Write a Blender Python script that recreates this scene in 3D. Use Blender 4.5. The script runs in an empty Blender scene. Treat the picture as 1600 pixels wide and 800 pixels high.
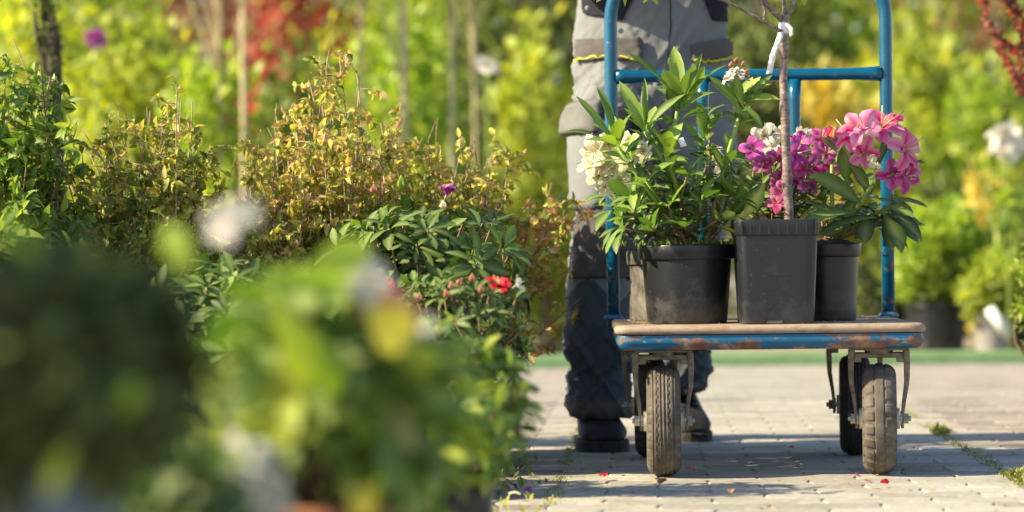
import bpy, bmesh, math, random
import numpy as np
from mathutils import Vector, Matrix, noise
from mathutils.bvhtree import BVHTree

scn = bpy.context.scene
COL = scn.collection
random.seed(7)
R = math.radians
PI = math.pi

# ------------------------------------------------------------------ camera
FPX, CAM_H, ROLL = 4072.0, 0.506, R(0.6)      # focal length in photo pixels (1600 wide)
cam_d = bpy.data.cameras.new('camera')
cam_d.sensor_width = 36.0
cam_d.lens = 36.0 * FPX / 1600
cam_d.clip_start, cam_d.clip_end = 0.05, 2000
cam_d.dof.use_dof = True
cam_d.dof.focus_distance = 6.08
cam_d.dof.aperture_fstop = 2.05
cam_d.dof.aperture_blades = 9
cam = bpy.data.objects.new('camera', cam_d)
COL.objects.link(cam)
cam.matrix_world = Matrix.Translation((0, 0, CAM_H)) @ Matrix.Rotation(R(90) + 3 / FPX, 4, 'X') @ Matrix.Rotation(-ROLL, 4, 'Z')
scn.camera = cam

# ------------------------------------------------------------------ light
SUN_EL, SUN_AZ = R(33), R(13)                # azimuth: 0 = exactly from the left, + = towards the camera
to_sun = Vector((-math.cos(SUN_AZ) * math.cos(SUN_EL), -math.sin(SUN_AZ) * math.cos(SUN_EL), math.sin(SUN_EL)))
w = bpy.data.worlds.new('World'); scn.world = w; w.use_nodes = True
nt = w.node_tree
sky = nt.nodes.new('ShaderNodeTexSky'); sky.sky_type = 'NISHITA'; sky.sun_disc = False
sky.sun_elevation = SUN_EL; sky.sun_rotation = math.atan2(to_sun.x, to_sun.y)
nt.links.new(sky.outputs[0], nt.nodes['Background'].inputs[0])
nt.nodes['Background'].inputs[1].default_value = 0.11
sd = bpy.data.lights.new('sun', 'SUN'); sd.energy = 5.0; sd.angle = R(0.53); sd.color = (1.0, 0.86, 0.56)
so = bpy.data.objects.new('sun', sd); COL.objects.link(so)
so.rotation_euler = (-to_sun).to_track_quat('-Z', 'Y').to_euler()
scn.view_settings.view_transform = 'Standard'
scn.view_settings.look = 'None'
scn.view_settings.exposure = 1.2
scn.view_settings.gamma = 1.0
scn.cycles.use_denoising = True
scn.cycles.max_bounces = 8
scn.cycles.transparent_max_bounces = 8
scn.cycles.caustics_reflective = False
scn.cycles.caustics_refractive = False

# ------------------------------------------------------------------ helpers
def P(px, py, d):
    """point at distance d seen at photo pixel (px, py)"""
    x, y = px - 800, py - 400
    c, s = math.cos(ROLL), math.sin(ROLL)
    x, y = x * c - y * s, x * s + y * c
    return Vector((x * d / FPX, d, CAM_H - (y - 3) * d / FPX))

def proj(p):
    x, y = p[0] * FPX / p[1], (CAM_H - p[2]) * FPX / p[1] + 3
    c, s = math.cos(ROLL), math.sin(ROLL)
    return 800 + x * c + y * s, 400 - x * s + y * c

def link(o, parent=None):
    COL.objects.link(o)
    if parent is not None: o.parent = parent
    return o

def tag(o, label=None, cat=None, group=None, kind=None):
    for k, v in (('label', label), ('category', cat), ('group', group), ('kind', kind)):
        if v: o[k] = v
    return o

def empty(name, loc, label, cat, group=None, rz=0):
    o = bpy.data.objects.new(name, None); COL.objects.link(o)
    o.empty_display_size = 0.05
    o.location = loc; o.rotation_euler = (0, 0, rz)
    return tag(o, label, cat, group)

class MB:
    def __init__(s): s.v = []; s.f = []; s.m = []
    def add(s, vs, fs, mi=0):
        b = len(s.v); s.v += [tuple(v) for v in vs]
        s.f += [tuple(b + i for i in f) for f in fs]; s.m += [mi] * len(fs)
    def tube(s, pts, radii, n=10, cap=True, mi=0, squash=None):
        pts = [Vector(p) for p in pts]
        if not hasattr(radii, '__len__'): radii = [radii] * len(pts)
        up = None; rings = []
        for i, p in enumerate(pts):
            t = (pts[min(i + 1, len(pts) - 1)] - pts[max(i - 1, 0)]).normalized()
            if up is None:
                up = Vector((0, 0, 1)) if abs(t.z) < .9 else Vector((0, 1, 0))
            a = up.cross(t).normalized(); b = t.cross(a).normalized(); up = b
            r = radii[i]
            rings.append([p + (a * math.cos(2 * PI * k / n) + b * math.sin(2 * PI * k / n)) * r for k in range(n)])
        vs = [v for r_ in rings for v in r_]; fs = []
        for i in range(len(pts) - 1):
            for k in range(n):
                fs.append((i * n + k, i * n + (k + 1) % n, (i + 1) * n + (k + 1) % n, (i + 1) * n + k))
        if cap:
            fs.append(tuple(range(n - 1, -1, -1))); fs.append(tuple((len(pts) - 1) * n + k for k in range(n)))
        s.add(vs, fs, mi)
    def lathe(s, prof, n=32, c=(0, 0, 0), axis='Z', mi=0, cap0=False, cap1=False, warp=None):
        vs = []; fs = []
        for (r, h) in prof:
            for k in range(n):
                a = 2 * PI * k / n
                if axis == 'Z': q = (c[0] + r * math.cos(a), c[1] + r * math.sin(a), c[2] + h)
                else: q = (c[0] + h, c[1] + r * math.cos(a), c[2] + r * math.sin(a))
                vs.append(q)
        m = len(prof)
        for i in range(m - 1):
            for k in range(n):
                fs.append((i * n + k, i * n + (k + 1) % n, (i + 1) * n + (k + 1) % n, (i + 1) * n + k))
        if cap0: fs.append(tuple(range(n - 1, -1, -1)))
        if cap1: fs.append(tuple((m - 1) * n + k for k in range(n)))
        s.add(vs, fs, mi)
    def box(s, c, size, mi=0, rz=0):
        x, y, z = size[0] / 2, size[1] / 2, size[2] / 2
        cr, sr = math.cos(rz), math.sin(rz)
        vs = [(c[0] + a * x * cr - b * y * sr, c[1] + a * x * sr + b * y * cr, c[2] + e * z) for a in (-1, 1) for b in (-1, 1) for e in (-1, 1)]
        s.add(vs, [(0, 1, 3, 2), (4, 6, 7, 5), (0, 4, 5, 1), (2, 3, 7, 6), (0, 2, 6, 4), (1, 5, 7, 3)], mi)
    def mesh(s, name, mats, smooth=True):
        me = bpy.data.meshes.new(name); me.from_pydata(s.v, [], s.f)
        for m in (mats if isinstance(mats, (list, tuple)) else [mats]): me.materials.append(m)
        if any(s.m): me.polygons.foreach_set('material_index', s.m)
        if smooth: me.polygons.foreach_set('use_smooth', [True] * len(me.polygons))
        me.update(); return me
    def build(s, name, mats, parent=None, smooth=True, angle=None, bevel=0):
        o = bpy.data.objects.new(name, s.mesh(name, mats, smooth)); link(o, parent)
        if bevel:
            b = o.modifiers.new('bevel', 'BEVEL'); b.width = bevel; b.segments = 2; b.limit_method = 'ANGLE'; b.angle_limit = R(35)
        if angle: o.data.set_sharp_from_angle(angle=R(angle))
        return o

# ------------------------------------------------------------------ materials
def N(nt, typ, **kw):
    n = nt.nodes.new(typ)
    for k, v in kw.items():
        if k.startswith('i_'):
            key = k[2:]; n.inputs[int(key) if key.isdigit() else key].default_value = v
        else: setattr(n, k, v)
    return n

def ramp(nt, fac, stops):
    r = N(nt, 'ShaderNodeValToRGB'); cr = r.color_ramp
    while len(cr.elements) < len(stops): cr.elements.new(.5)
    for e, (p, c) in zip(cr.elements, stops):
        e.position = p; e.color = (*c, 1) if len(c) == 3 else c
    nt.links.new(fac, r.inputs[0]); return r.outputs[0]

def new_mat(name):
    m = bpy.data.materials.new(name); m.use_nodes = True
    return m, m.node_tree, m.node_tree.nodes['Principled BSDF']

def noise_tex(nt, scale, detail=4, rough=.6, coord='Object', stretch=None):
    tc = N(nt, 'ShaderNodeTexCoord'); v = tc.outputs[coord]
    if stretch:
        mp = N(nt, 'ShaderNodeMapping'); mp.inputs['Scale'].default_value = stretch
        nt.links.new(v, mp.inputs[0]); v = mp.outputs[0]
    n = N(nt, 'ShaderNodeTexNoise', i_Scale=scale, i_Detail=detail, i_Roughness=rough)
    nt.links.new(v, n.inputs['Vector']); return n.outputs['Fac']

def bump(nt, b, h, strength=.3, dist=.01):
    n = N(nt, 'ShaderNodeBump', i_Strength=strength, i_Distance=dist)
    nt.links.new(h, n.inputs['Height']); nt.links.new(n.outputs[0], b.inputs['Normal'])

def mottled(name, stops, scale=20, rough=.7, bmp=.3, bdist=.004, detail=5, coord='Object', stretch=None, spec=.4, per_object=0):
    m, nt, b = new_mat(name)
    f = noise_tex(nt, scale, detail, .65, coord, stretch)
    if per_object:
        oi = N(nt, 'ShaderNodeObjectInfo')
        mm = N(nt, 'ShaderNodeMath', operation='MULTIPLY_ADD'); mm.inputs[1].default_value = per_object; mm.inputs[2].default_value = -per_object / 2
        nt.links.new(oi.outputs['Random'], mm.inputs[0])
        ad = N(nt, 'ShaderNodeMath', operation='ADD'); nt.links.new(mm.outputs[0], ad.inputs[0]); nt.links.new(f, ad.inputs[1]); f = ad.outputs[0]
    c = ramp(nt, f, stops); nt.links.new(c, b.inputs['Base Color'])
    b.inputs['Roughness'].default_value = rough; b.inputs['Specular IOR Level'].default_value = spec
    if bmp: bump(nt, b, f, bmp, bdist)
    return m

def leaf_mat(name, stops, rough=.4, trans=.35, back=1.25, tint=(1.15, 1.25, .45), spec=.32):
    """leaf colour varies per leaf (mesh attribute var + object random), shows light through, paler back"""
    m, nt, b = new_mat(name)
    at = N(nt, 'ShaderNodeAttribute', attribute_name='var'); oi = N(nt, 'ShaderNodeObjectInfo')
    a = N(nt, 'ShaderNodeMath', operation='MULTIPLY_ADD', i_1=.3, i_2=-.15); nt.links.new(oi.outputs['Random'], a.inputs[0])
    s = N(nt, 'ShaderNodeMath', operation='ADD'); nt.links.new(at.outputs['Fac'], s.inputs[0]); nt.links.new(a.outputs[0], s.inputs[1])
    nz = noise_tex(nt, 60, 3); z = N(nt, 'ShaderNodeMath', operation='MULTIPLY_ADD', i_1=.35, i_2=-.175); nt.links.new(nz, z.inputs[0])
    s2 = N(nt, 'ShaderNodeMath', operation='ADD'); nt.links.new(s.outputs[0], s2.inputs[0]); nt.links.new(z.outputs[0], s2.inputs[1])
    c = ramp(nt, s2.outputs[0], stops)
    g = N(nt, 'ShaderNodeNewGeometry')
    vein = N(nt, 'ShaderNodeAttribute', attribute_name='mid')
    mv = N(nt, 'ShaderNodeMix', data_type='RGBA', blend_type='MIX'); nt.links.new(vein.outputs['Fac'], mv.inputs[0])
    pale = N(nt, 'ShaderNodeMix', data_type='RGBA', blend_type='MIX', i_0=.35); nt.links.new(c, pale.inputs[6]); pale.inputs[7].default_value = (.45, .5, .16, 1)
    nt.links.new(c, mv.inputs[6]); nt.links.new(pale.outputs[2], mv.inputs[7])
    bk = N(nt, 'ShaderNodeMix', data_type='RGBA', blend_type='MULTIPLY', i_0=1.0)
    nt.links.new(mv.outputs[2], bk.inputs[6]); bk.inputs[7].default_value = (back, back, back, 1)
    mb = N(nt, 'ShaderNodeMix', data_type='RGBA'); nt.links.new(g.outputs['Backfacing'], mb.inputs[0])
    nt.links.new(mv.outputs[2], mb.inputs[6]); nt.links.new(bk.outputs[2], mb.inputs[7])
    nt.links.new(mb.outputs[2], b.inputs['Base Color'])
    b.inputs['Roughness'].default_value = rough; b.inputs['Specular IOR Level'].default_value = spec
    bump(nt, b, nz, .25, .003)
    tr = N(nt, 'ShaderNodeBsdfTranslucent')
    tm = N(nt, 'ShaderNodeMix', data_type='RGBA', blend_type='MULTIPLY', i_0=1.0); nt.links.new(c, tm.inputs[6]); tm.inputs[7].default_value = (tint[0] * 1.6, tint[1] * 1.6, tint[2] * 1.6, 1)
    nt.links.new(tm.outputs[2], tr.inputs[0])
    mx = N(nt, 'ShaderNodeMixShader', i_0=trans); nt.links.new(b.outputs[0], mx.inputs[1]); nt.links.new(tr.outputs[0], mx.inputs[2])
    nt.links.new(mx.outputs[0], nt.nodes['Material Output'].inputs[0])
    return m

def petal_mat(name, center, edge, trans=.35):
    m, nt, b = new_mat(name)
    at = N(nt, 'ShaderNodeAttribute', attribute_name='mid'); oi = N(nt, 'ShaderNodeObjectInfo')
    nz = noise_tex(nt, 120, 3)
    s = N(nt, 'ShaderNodeMath', operation='MULTIPLY_ADD', i_1=.5, i_2=-.25); nt.links.new(nz, s.inputs[0])
    a = N(nt, 'ShaderNodeMath', operation='ADD'); nt.links.new(at.outputs['Fac'], a.inputs[0]); nt.links.new(s.outputs[0], a.inputs[1])
    o2 = N(nt, 'ShaderNodeMath', operation='MULTIPLY_ADD', i_1=.5, i_2=-.2); nt.links.new(oi.outputs['Random'], o2.inputs[0])
    a2 = N(nt, 'ShaderNodeMath', operation='ADD'); nt.links.new(a.outputs[0], a2.inputs[0]); nt.links.new(o2.outputs[0], a2.inputs[1])
    c = ramp(nt, a2.outputs[0], [(.05, edge), (.85, center)])
    nt.links.new(c, b.inputs['Base Color']); b.inputs['Roughness'].default_value = .55
    bump(nt, b, nz, .3, .002)
    tr = N(nt, 'ShaderNodeBsdfTranslucent'); nt.links.new(c, tr.inputs[0])
    mx = N(nt, 'ShaderNodeMixShader', i_0=trans); nt.links.new(b.outputs[0], mx.inputs[1]); nt.links.new(tr.outputs[0], mx.inputs[2])
    nt.links.new(mx.outputs[0], nt.nodes['Material Output'].inputs[0])
    return m

def painted_metal(name, paint, rust_at=.58, rough=.3, low=None, scale=38, fine=.12, stretch=None):
    """blue paint with chips, bare patches and rust; low = (z0, z1): more chips towards z0"""
    m, nt, b = new_mat(name)
    f = noise_tex(nt, scale, 8, .7, stretch=stretch); f2 = noise_tex(nt, 200, 4, .7)
    a = N(nt, 'ShaderNodeMath', operation='MULTIPLY_ADD', i_1=fine); nt.links.new(f2, a.inputs[0]); nt.links.new(f, a.inputs[2])
    h = a.outputs[0]
    if low:
        tc = N(nt, 'ShaderNodeTexCoord'); sp = N(nt, 'ShaderNodeSeparateXYZ'); nt.links.new(tc.outputs['Object'], sp.inputs[0])
        mr = N(nt, 'ShaderNodeMapRange', i_1=low[0], i_2=low[1], i_3=.09, i_4=0.0); nt.links.new(sp.outputs['Z'], mr.inputs[0])
        a3 = N(nt, 'ShaderNodeMath', operation='ADD'); nt.links.new(h, a3.inputs[0]); nt.links.new(mr.outputs[0], a3.inputs[1]); h = a3.outputs[0]
    r = N(nt, 'ShaderNodeMapRange', i_1=rust_at, i_2=rust_at + .03); nt.links.new(h, r.inputs[0])
    f3 = noise_tex(nt, scale * 1.7, 5, .6)
    rc = ramp(nt, f3, [(.32, (.1, .05, .035)), (.5, (.21, .11, .075)), (.6, (.3, .2, .15)), (.7, (.46, .43, .36))])
    pv = ramp(nt, f, [(.3, tuple(c * .8 for c in paint)), (.7, tuple(min(1, c * 1.15) for c in paint))])
    mx = N(nt, 'ShaderNodeMix', data_type='RGBA'); nt.links.new(r.outputs[0], mx.inputs[0]); nt.links.new(pv, mx.inputs[6]); nt.links.new(rc, mx.inputs[7])
    nt.links.new(mx.outputs[2], b.inputs['Base Color'])
    rr = N(nt, 'ShaderNodeMapRange', i_3=rough, i_4=.85); nt.links.new(r.outputs[0], rr.inputs[0]); nt.links.new(rr.outputs[0], b.inputs['Roughness'])
    bump(nt, b, r.outputs[0], .25, -.002)
    return m

def pot_mat(name, base=(.011, .012, .016), dust=(.2, .17, .14), z0=.0, z1=.09, amount=.42, rough=.36):
    m, nt, b = new_mat(name)
    f = noise_tex(nt, 16, 6, .7); f2 = noise_tex(nt, 170, 4, .75)
    tc = N(nt, 'ShaderNodeTexCoord'); sp = N(nt, 'ShaderNodeSeparateXYZ'); nt.links.new(tc.outputs['Object'], sp.inputs[0])
    mr = N(nt, 'ShaderNodeMapRange', i_1=z0, i_2=z1, i_3=.26, i_4=.0); nt.links.new(sp.outputs['Z'], mr.inputs[0])
    a = N(nt, 'ShaderNodeMath', operation='ADD'); nt.links.new(f, a.inputs[0]); nt.links.new(mr.outputs[0], a.inputs[1])
    d = N(nt, 'ShaderNodeMapRange', i_1=.56, i_2=.95, i_3=0, i_4=amount); nt.links.new(a.outputs[0], d.inputs[0])
    sk = N(nt, 'ShaderNodeMapRange', i_1=.635, i_2=.7, i_3=0, i_4=.6); nt.links.new(f2, sk.inputs[0])
    mxm = N(nt, 'ShaderNodeMath', operation='MAXIMUM'); nt.links.new(d.outputs[0], mxm.inputs[0]); nt.links.new(sk.outputs[0], mxm.inputs[1])
    mx = N(nt, 'ShaderNodeMix', data_type='RGBA'); nt.links.new(mxm.outputs[0], mx.inputs[0])
    mx.inputs[6].default_value = (*base, 1); mx.inputs[7].default_value = (*dust, 1)
    nt.links.new(mx.outputs[2], b.inputs['Base Color'])
    rr = N(nt, 'ShaderNodeMapRange', i_3=rough, i_4=.9); nt.links.new(mxm.outputs[0], rr.inputs[0]); nt.links.new(rr.outputs[0], b.inputs['Roughness'])
    bump(nt, b, f2, .08, .002)
    return m

M = {}
M['paver'] = mottled('paver_grey', [(.2, (.25, .23, .2)), (.5, (.38, .356, .315)), (.8, (.47, .445, .395))], 45, .9, .5, .003, 8, per_object=.35, spec=.2)
M['paver_mauve'] = mottled('paver_mauve', [(.2, (.21, .183, .163)), (.5, (.315, .28, .25)), (.8, (.4, .36, .325))], 45, .9, .5, .003, 8, per_object=.35, spec=.2)
for k_ in ('paver', 'paver_mauve'):      # grime and stains that run across the blocks
    nt_ = M[k_].node_tree; b_ = nt_.nodes['Principled BSDF']; src = b_.inputs['Base Color'].links[0].from_socket
    g_ = N(nt_, 'ShaderNodeNewGeometry'); mp_ = N(nt_, 'ShaderNodeMapping'); mp_.inputs['Scale'].default_value = (1.6, .9, 1); nt_.links.new(g_.outputs['Position'], mp_.inputs[0])
    n_ = N(nt_, 'ShaderNodeTexNoise', i_Scale=2.2, i_Detail=9.0, i_Roughness=.68); nt_.links.new(mp_.outputs[0], n_.inputs['Vector'])
    st_ = ramp(nt_, n_.outputs['Fac'], [(.3, (.62, .59, .55)), (.46, (.9, .89, .87)), (.6, (1, 1, 1)), (.72, (.84, .8, .74))])
    m_ = N(nt_, 'ShaderNodeMix', data_type='RGBA', blend_type='MULTIPLY', i_0=1.0); nt_.links.new(src, m_.inputs[6]); nt_.links.new(st_, m_.inputs[7]); nt_.links.new(m_.outputs[2], b_.inputs['Base Color'])
M['joint'] = mottled('joint_sand', [(.3, (.17, .15, .12)), (.7, (.33, .3, .25))], 60, .95, .4)
M['ground'] = mottled('soil_gravel', [(.25, (.12, .1, .075)), (.5, (.26, .22, .16)), (.75, (.36, .32, .25))], 6, .95, .6, .02, 8)
M['moss'] = leaf_mat('moss', [(.1, (.05, .06, .015)), (.5, (.16, .17, .03)), (.9, (.3, .3, .06))], .8, .2)
M['kerb'] = mottled('green_edging_paint', [(.3, (.13, .24, .1)), (.7, (.22, .34, .16))], 12, .6, .15)
M['blue'] = painted_metal('blue_paint', (.0, .083, .17), .7, .2, (.3, .75))
M['blue_deck'] = painted_metal('chipped_blue_frame', (.005, .12, .25), .572, .4, (.287, .33), 13, .1, (1, 1, 1.8))
M['deck'] = mottled('weathered_deck', [(.25, (.1, .062, .042)), (.42, (.21, .145, .105)), (.56, (.34, .265, .2)), (.7, (.25, .13, .085))], 18, .85, .5, .003, 8, stretch=(.5, 1, 1))
M['steel'] = mottled('worn_fork_steel', [(.3, (.1, .085, .07)), (.6, (.23, .2, .165)), (.8, (.3, .18, .1))], 50, .5, .2, .001)
M['steel'].node_tree.nodes['Principled BSDF'].inputs['Metallic'].default_value = .45
M['bolt'] = mottled('bolt_zinc', [(.3, (.3, .28, .24)), (.7, (.5, .47, .42))], 60, .35, .1)
M['bolt'].node_tree.nodes['Principled BSDF'].inputs['Metallic'].default_value = .7
M['tyre'] = mottled('dusty_tyre', [(.25, (.05, .042, .036)), (.5, (.105, .088, .073)), (.75, (.2, .17, .14))], 30, .85, .4, .002, 8)
M['tyre_dark'] = mottled('black_tyre', [(.3, (.02, .019, .018)), (.6, (.05, .045, .04)), (.8, (.12, .105, .085))], 34, .75, .4, .002, 8)
M['rim'] = mottled('cream_rim', [(.3, (.3, .27, .21)), (.6, (.58, .55, .47))], 24, .5, .15)
M['pot'] = pot_mat('black_plastic_pot')
M['pot_dusty'] = pot_mat('dusty_pot', (.05, .045, .04), (.3, .27, .23), 0, .3, .8, .7)
M['pot_sq'] = pot_mat('black_square_pot', (.014, .016, .022), (.18, .17, .17), 0, .06, .3, .3)
M['pot_grey'] = pot_mat('grey_pot', (.2, .19, .18), (.4, .37, .32), 0, .3, .5, .6)
M['pot_blue'] = pot_mat('blue_grey_pot', (.16, .21, .28), (.3, .31, .32), 0, .1, .4, .5)
M['pot_orange'] = pot_mat('terracotta_pot', (.42, .17, .08), (.5, .3, .2), 0, .1, .4, .7)
M['soil'] = mottled('potting_soil', [(.3, (.035, .022, .014)), (.6, (.1, .06, .04)), (.8, (.3, .2, .13))], 90, .95, .8, .01, 8)
M['stem_green'] = mottled('green_stem', [(.3, (.16, .26, .04)), (.7, (.28, .38, .08))], 30, .45, .1)
M['stem_brown'] = mottled('brown_stem', [(.3, (.13, .08, .05)), (.7, (.3, .19, .12))], 60, .7, .4)
M['stem_pink'] = mottled('pinkish_stem', [(.3, (.3, .16, .1)), (.7, (.36, .3, .12))], 40, .5, .2)
M['twig'] = mottled('dry_twig', [(.3, (.22, .14, .09)), (.7, (.42, .3, .2))], 60, .8, .3)
M['bark'] = mottled('young_bark', [(.3, (.055, .035, .035)), (.48, (.17, .115, .105)), (.62, (.3, .23, .2)), (.74, (.5, .42, .38))], 75, .6, .7, .004, 8, stretch=(.6, .6, 1.2))
M['bark_pale'] = mottled('pale_bark', [(.3, (.36, .3, .16)), (.7, (.55, .47, .28))], 20, .8, .4, stretch=(1, 1, .3))
M['bark_dark'] = mottled('dark_bark', [(.3, (.03, .025, .018)), (.7, (.09, .075, .05))], 30, .9, .8, .01, stretch=(1, 1, .2))
M['tag'] = mottled('white_plastic', [(.3, (.66, .65, .62)), (.7, (.8, .8, .78))], 30, .45, .05)
LEAF = {
 'rhodo': leaf_mat('rhododendron_leaf', [(.05, (.02, .055, .012)), (.4, (.05, .115, .02)), (.7, (.1, .18, .03)), (.95, (.2, .28, .045))], .38),
 'rhodo_dark': leaf_mat('dark_rhododendron_leaf', [(.05, (.014, .04, .01)), (.5, (.036, .085, .016)), (.95, (.1, .18, .03))], .4, .3),
 'azalea': leaf_mat('azalea_leaf', [(.1, (.016, .045, .012)), (.5, (.045, .095, .02)), (.95, (.13, .2, .04))], .4, .3),
 'olive': leaf_mat('olive_dry_leaf', [(.05, (.08, .115, .012)), (.3, (.2, .24, .028)), (.58, (.42, .42, .07)), (.78, (.5, .36, .17)), (.97, (.44, .24, .16))], .5, .4, tint=(1.2, 1.0, .5)),
 'fresh': leaf_mat('fresh_green_leaf', [(.05, (.03, .075, .014)), (.5, (.09, .17, .025)), (.95, (.3, .34, .05))], .38, .4),
 'lime': leaf_mat('lime_leaf', [(.05, (.08, .15, .012)), (.5, (.2, .29, .022)), (.95, (.42, .43, .05))], .4, .45),
 'yg': leaf_mat('yellow_green_leaf', [(.05, (.09, .13, .012)), (.5, (.25, .32, .028)), (.95, (.47, .48, .07))], .4, .45, tint=(1.2, 1.1, .4)),
 'gold': leaf_mat('golden_leaf', [(.05, (.2, .17, .015)), (.5, (.44, .35, .04)), (.95, (.62, .5, .1))], .45, .4, tint=(1.2, 1.0, .4)),
 'green': leaf_mat('mid_green_leaf', [(.05, (.035, .07, .012)), (.5, (.09, .15, .02)), (.95, (.2, .26, .035))], .4, .4),
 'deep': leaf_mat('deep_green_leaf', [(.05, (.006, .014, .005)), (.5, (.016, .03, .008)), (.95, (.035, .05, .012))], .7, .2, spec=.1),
 'red': leaf_mat('crimson_leaf', [(.05, (.07, .006, .012)), (.5, (.23, .018, .03)), (.95, (.42, .08, .07))], .4, .4, tint=(1.3, .8, .8)),
 'pink': leaf_mat('dusky_pink_leaf', [(.05, (.2, .06, .05)), (.5, (.38, .17, .14)), (.95, (.5, .3, .22))], .5, .35, tint=(1.2, .9, .8)),
 'dry': leaf_mat('dried_leaf', [(.1, (.22, .12, .06)), (.9, (.45, .27, .15))], .7, .3, tint=(1.2, .9, .6)),
}
PET = {
 'pink': petal_mat('pink_petal', (.72, .0, .2), (.82, .34, .52), .45),
 'magenta': petal_mat('magenta_petal', (.46, .0, .18), (.66, .2, .48), .45),
 'violet': petal_mat('violet_petal', (.38, .015, .3), (.55, .1, .45)),
 'white': petal_mat('white_petal', (.74, .7, .6), (.8, .78, .72)),
 'cream': petal_mat('cream_petal', (.78, .68, .36), (.8, .77, .6)),
 'red': petal_mat('red_petal', (.6, .0, .02), (.7, .03, .05)),
 'rust': petal_mat('faded_petal', (.45, .16, .08), (.6, .34, .2)),
 'blush': petal_mat('blush_petal', (.74, .66, .64), (.8, .76, .74)),
}

# ------------------------------------------------------------------ leaves
def leaf_geo(segs, shape='rhodo', fold=.25, curl=.5, wave=0., seed=0):
    """unit leaf along +x, unit width, normal +z: vertices, faces, mid mask"""
    rnd = random.Random(seed)
    V = [(0., 0., 0.)]; F = []; mid = [1.0]
    x = z = 0.; bow = rnd.uniform(-.12, .12)
    rows = []
    for i in range(1, segs + 1):
        t = i / segs; th = curl * (t - .5 / segs)
        x += math.cos(th) / segs; z -= math.sin(th) / segs
        if i == segs:
            V.append((x, bow * t * t, z)); mid.append(1.0); break
        if shape == 'rhodo': wv = math.sin(PI * t ** 1.25) ** .8
        elif shape == 'ovate': wv = math.sin(PI * t ** .75) ** .9
        elif shape == 'petal': wv = min(1, .25 + 1.1 * t ** .8) * (1 - max(0, t - .7) ** 2 * 4)
        else: wv = math.sin(PI * t) ** .7
        wz = rnd.uniform(-wave, wave)
        rows.append(len(V))
        V += [(x, bow * t * t - .5 * wv, z + fold * wv * .2 + wz), (x, bow * t * t, z), (x, bow * t * t + .5 * wv, z + fold * wv * .2 - wz * .6)]
        mid += [0., 1., 0.]
    r0 = rows[0]
    F += [(0, r0 + 1, r0), (0, r0 + 2, r0 + 1)]
    for a, b in zip(rows, rows[1:]):
        F += [(a, a + 1, b + 1, b), (a + 1, a + 2, b + 2, b + 1)]
    e = rows[-1]; tip = len(V) - 1
    F += [(e, e + 1, tip), (e + 1, e + 2, tip)]
    return np.array(V), F, np.array(mid)

def set_attr(me, name, vals):
    a = me.attributes.new(name, 'FLOAT', 'POINT'); a.data.foreach_set('value', np.asarray(vals, dtype=np.float32))

_variants = {}
def leaf_variants(key, mat, shape, fold, curl, wave, segs, nv=8):
    k = (key, mat.name)
    if k in _variants: return _variants[k]
    out = []
    for j in range(nv):
        rnd = random.Random(j * 31 + 5)
        V, F, mid = leaf_geo(segs, shape, fold * rnd.uniform(.4, 1.5), curl * rnd.uniform(-.1, 1.6), wave, j)
        me = bpy.data.meshes.new('leaf'); me.from_pydata(V.tolist(), [], F); me.materials.append(mat)
        me.polygons.foreach_set('use_smooth', [True] * len(me.polygons))
        set_attr(me, 'var', [j / (nv - 1)] * len(V)); set_attr(me, 'mid', mid)
        out.append(me)
    _variants[k] = out; return out

def frame(d, n):
    d = d.normalized(); n = (n - d * n.dot(d))
    if n.length < 1e-4: n = d.orthogonal()
    n.normalize(); return d, n.cross(d), n

def mass(name, recs, mat, parent, base, shape='ell', segs=3, fold=.3, curl=.5):
    """many leaves as one mesh; recs: (pos, dir, normal, length, width, var)"""
    if not recs: return None
    temps = [leaf_geo(segs, shape, fold, curl * c, .03, s) for s, c in ((1, .3), (2, 1.), (3, 1.6))]
    groups = [recs[i::3] for i in range(3)]
    Vs, loops, starts, var, mids = [], [], [], [], []
    off = 0; lo = 0
    for (TV, TF, TM), g in zip(temps, groups):
        if not g: continue
        pos = np.array([tuple(r[0]) for r in g]) - np.array(tuple(base))
        D = np.array([tuple(r[1]) for r in g]); D /= np.linalg.norm(D, axis=1)[:, None] + 1e-9
        Nn = np.array([tuple(r[2]) for r in g]); Nn = Nn - D * (Nn * D).sum(1)[:, None]; Nn /= np.linalg.norm(Nn, axis=1)[:, None] + 1e-9
        S = np.cross(Nn, D)
        L = np.array([r[3] for r in g])[:, None, None]; W = np.array([r[4] for r in g])[:, None, None]
        v = pos[:, None, :] + TV[None, :, 0:1] * L * D[:, None, :] + TV[None, :, 1:2] * W * S[:, None, :] + TV[None, :, 2:3] * L * Nn[:, None, :]
        k = len(TV); n = len(g)
        Vs.append(v.reshape(-1, 3)); var.append(np.repeat([r[5] for r in g], k)); mids.append(np.tile(TM, n))
        fl = np.concatenate([np.array(f) for f in TF]); ln = np.array([len(f) for f in TF])
        loops.append((fl[None, :] + (np.arange(n) * k)[:, None] + off).reshape(-1))
        st = np.concatenate([[0], np.cumsum(ln)[:-1]])
        starts.append((st[None, :] + (np.arange(n) * ln.sum())[:, None] + lo).reshape(-1))
        off += n * k; lo += n * ln.sum()
    V = np.concatenate(Vs).astype(np.float32); Lp = np.concatenate(loops).astype(np.int32); St = np.concatenate(starts).astype(np.int32)
    me = bpy.data.meshes.new(name)
    me.vertices.add(len(V)); me.vertices.foreach_set('co', V.ravel())
    me.loops.add(len(Lp)); me.loops.foreach_set('vertex_index', Lp)
    me.polygons.add(len(St)); me.polygons.foreach_set('loop_start', St)
    me.polygons.foreach_set('use_smooth', np.ones(len(St), dtype=bool))
    me.materials.append(mat); me.update(calc_edges=True)
    set_attr(me, 'var', np.concatenate(var)); set_attr(me, 'mid', np.concatenate(mids))
    return link(bpy.data.objects.new(name, me), parent)

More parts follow.
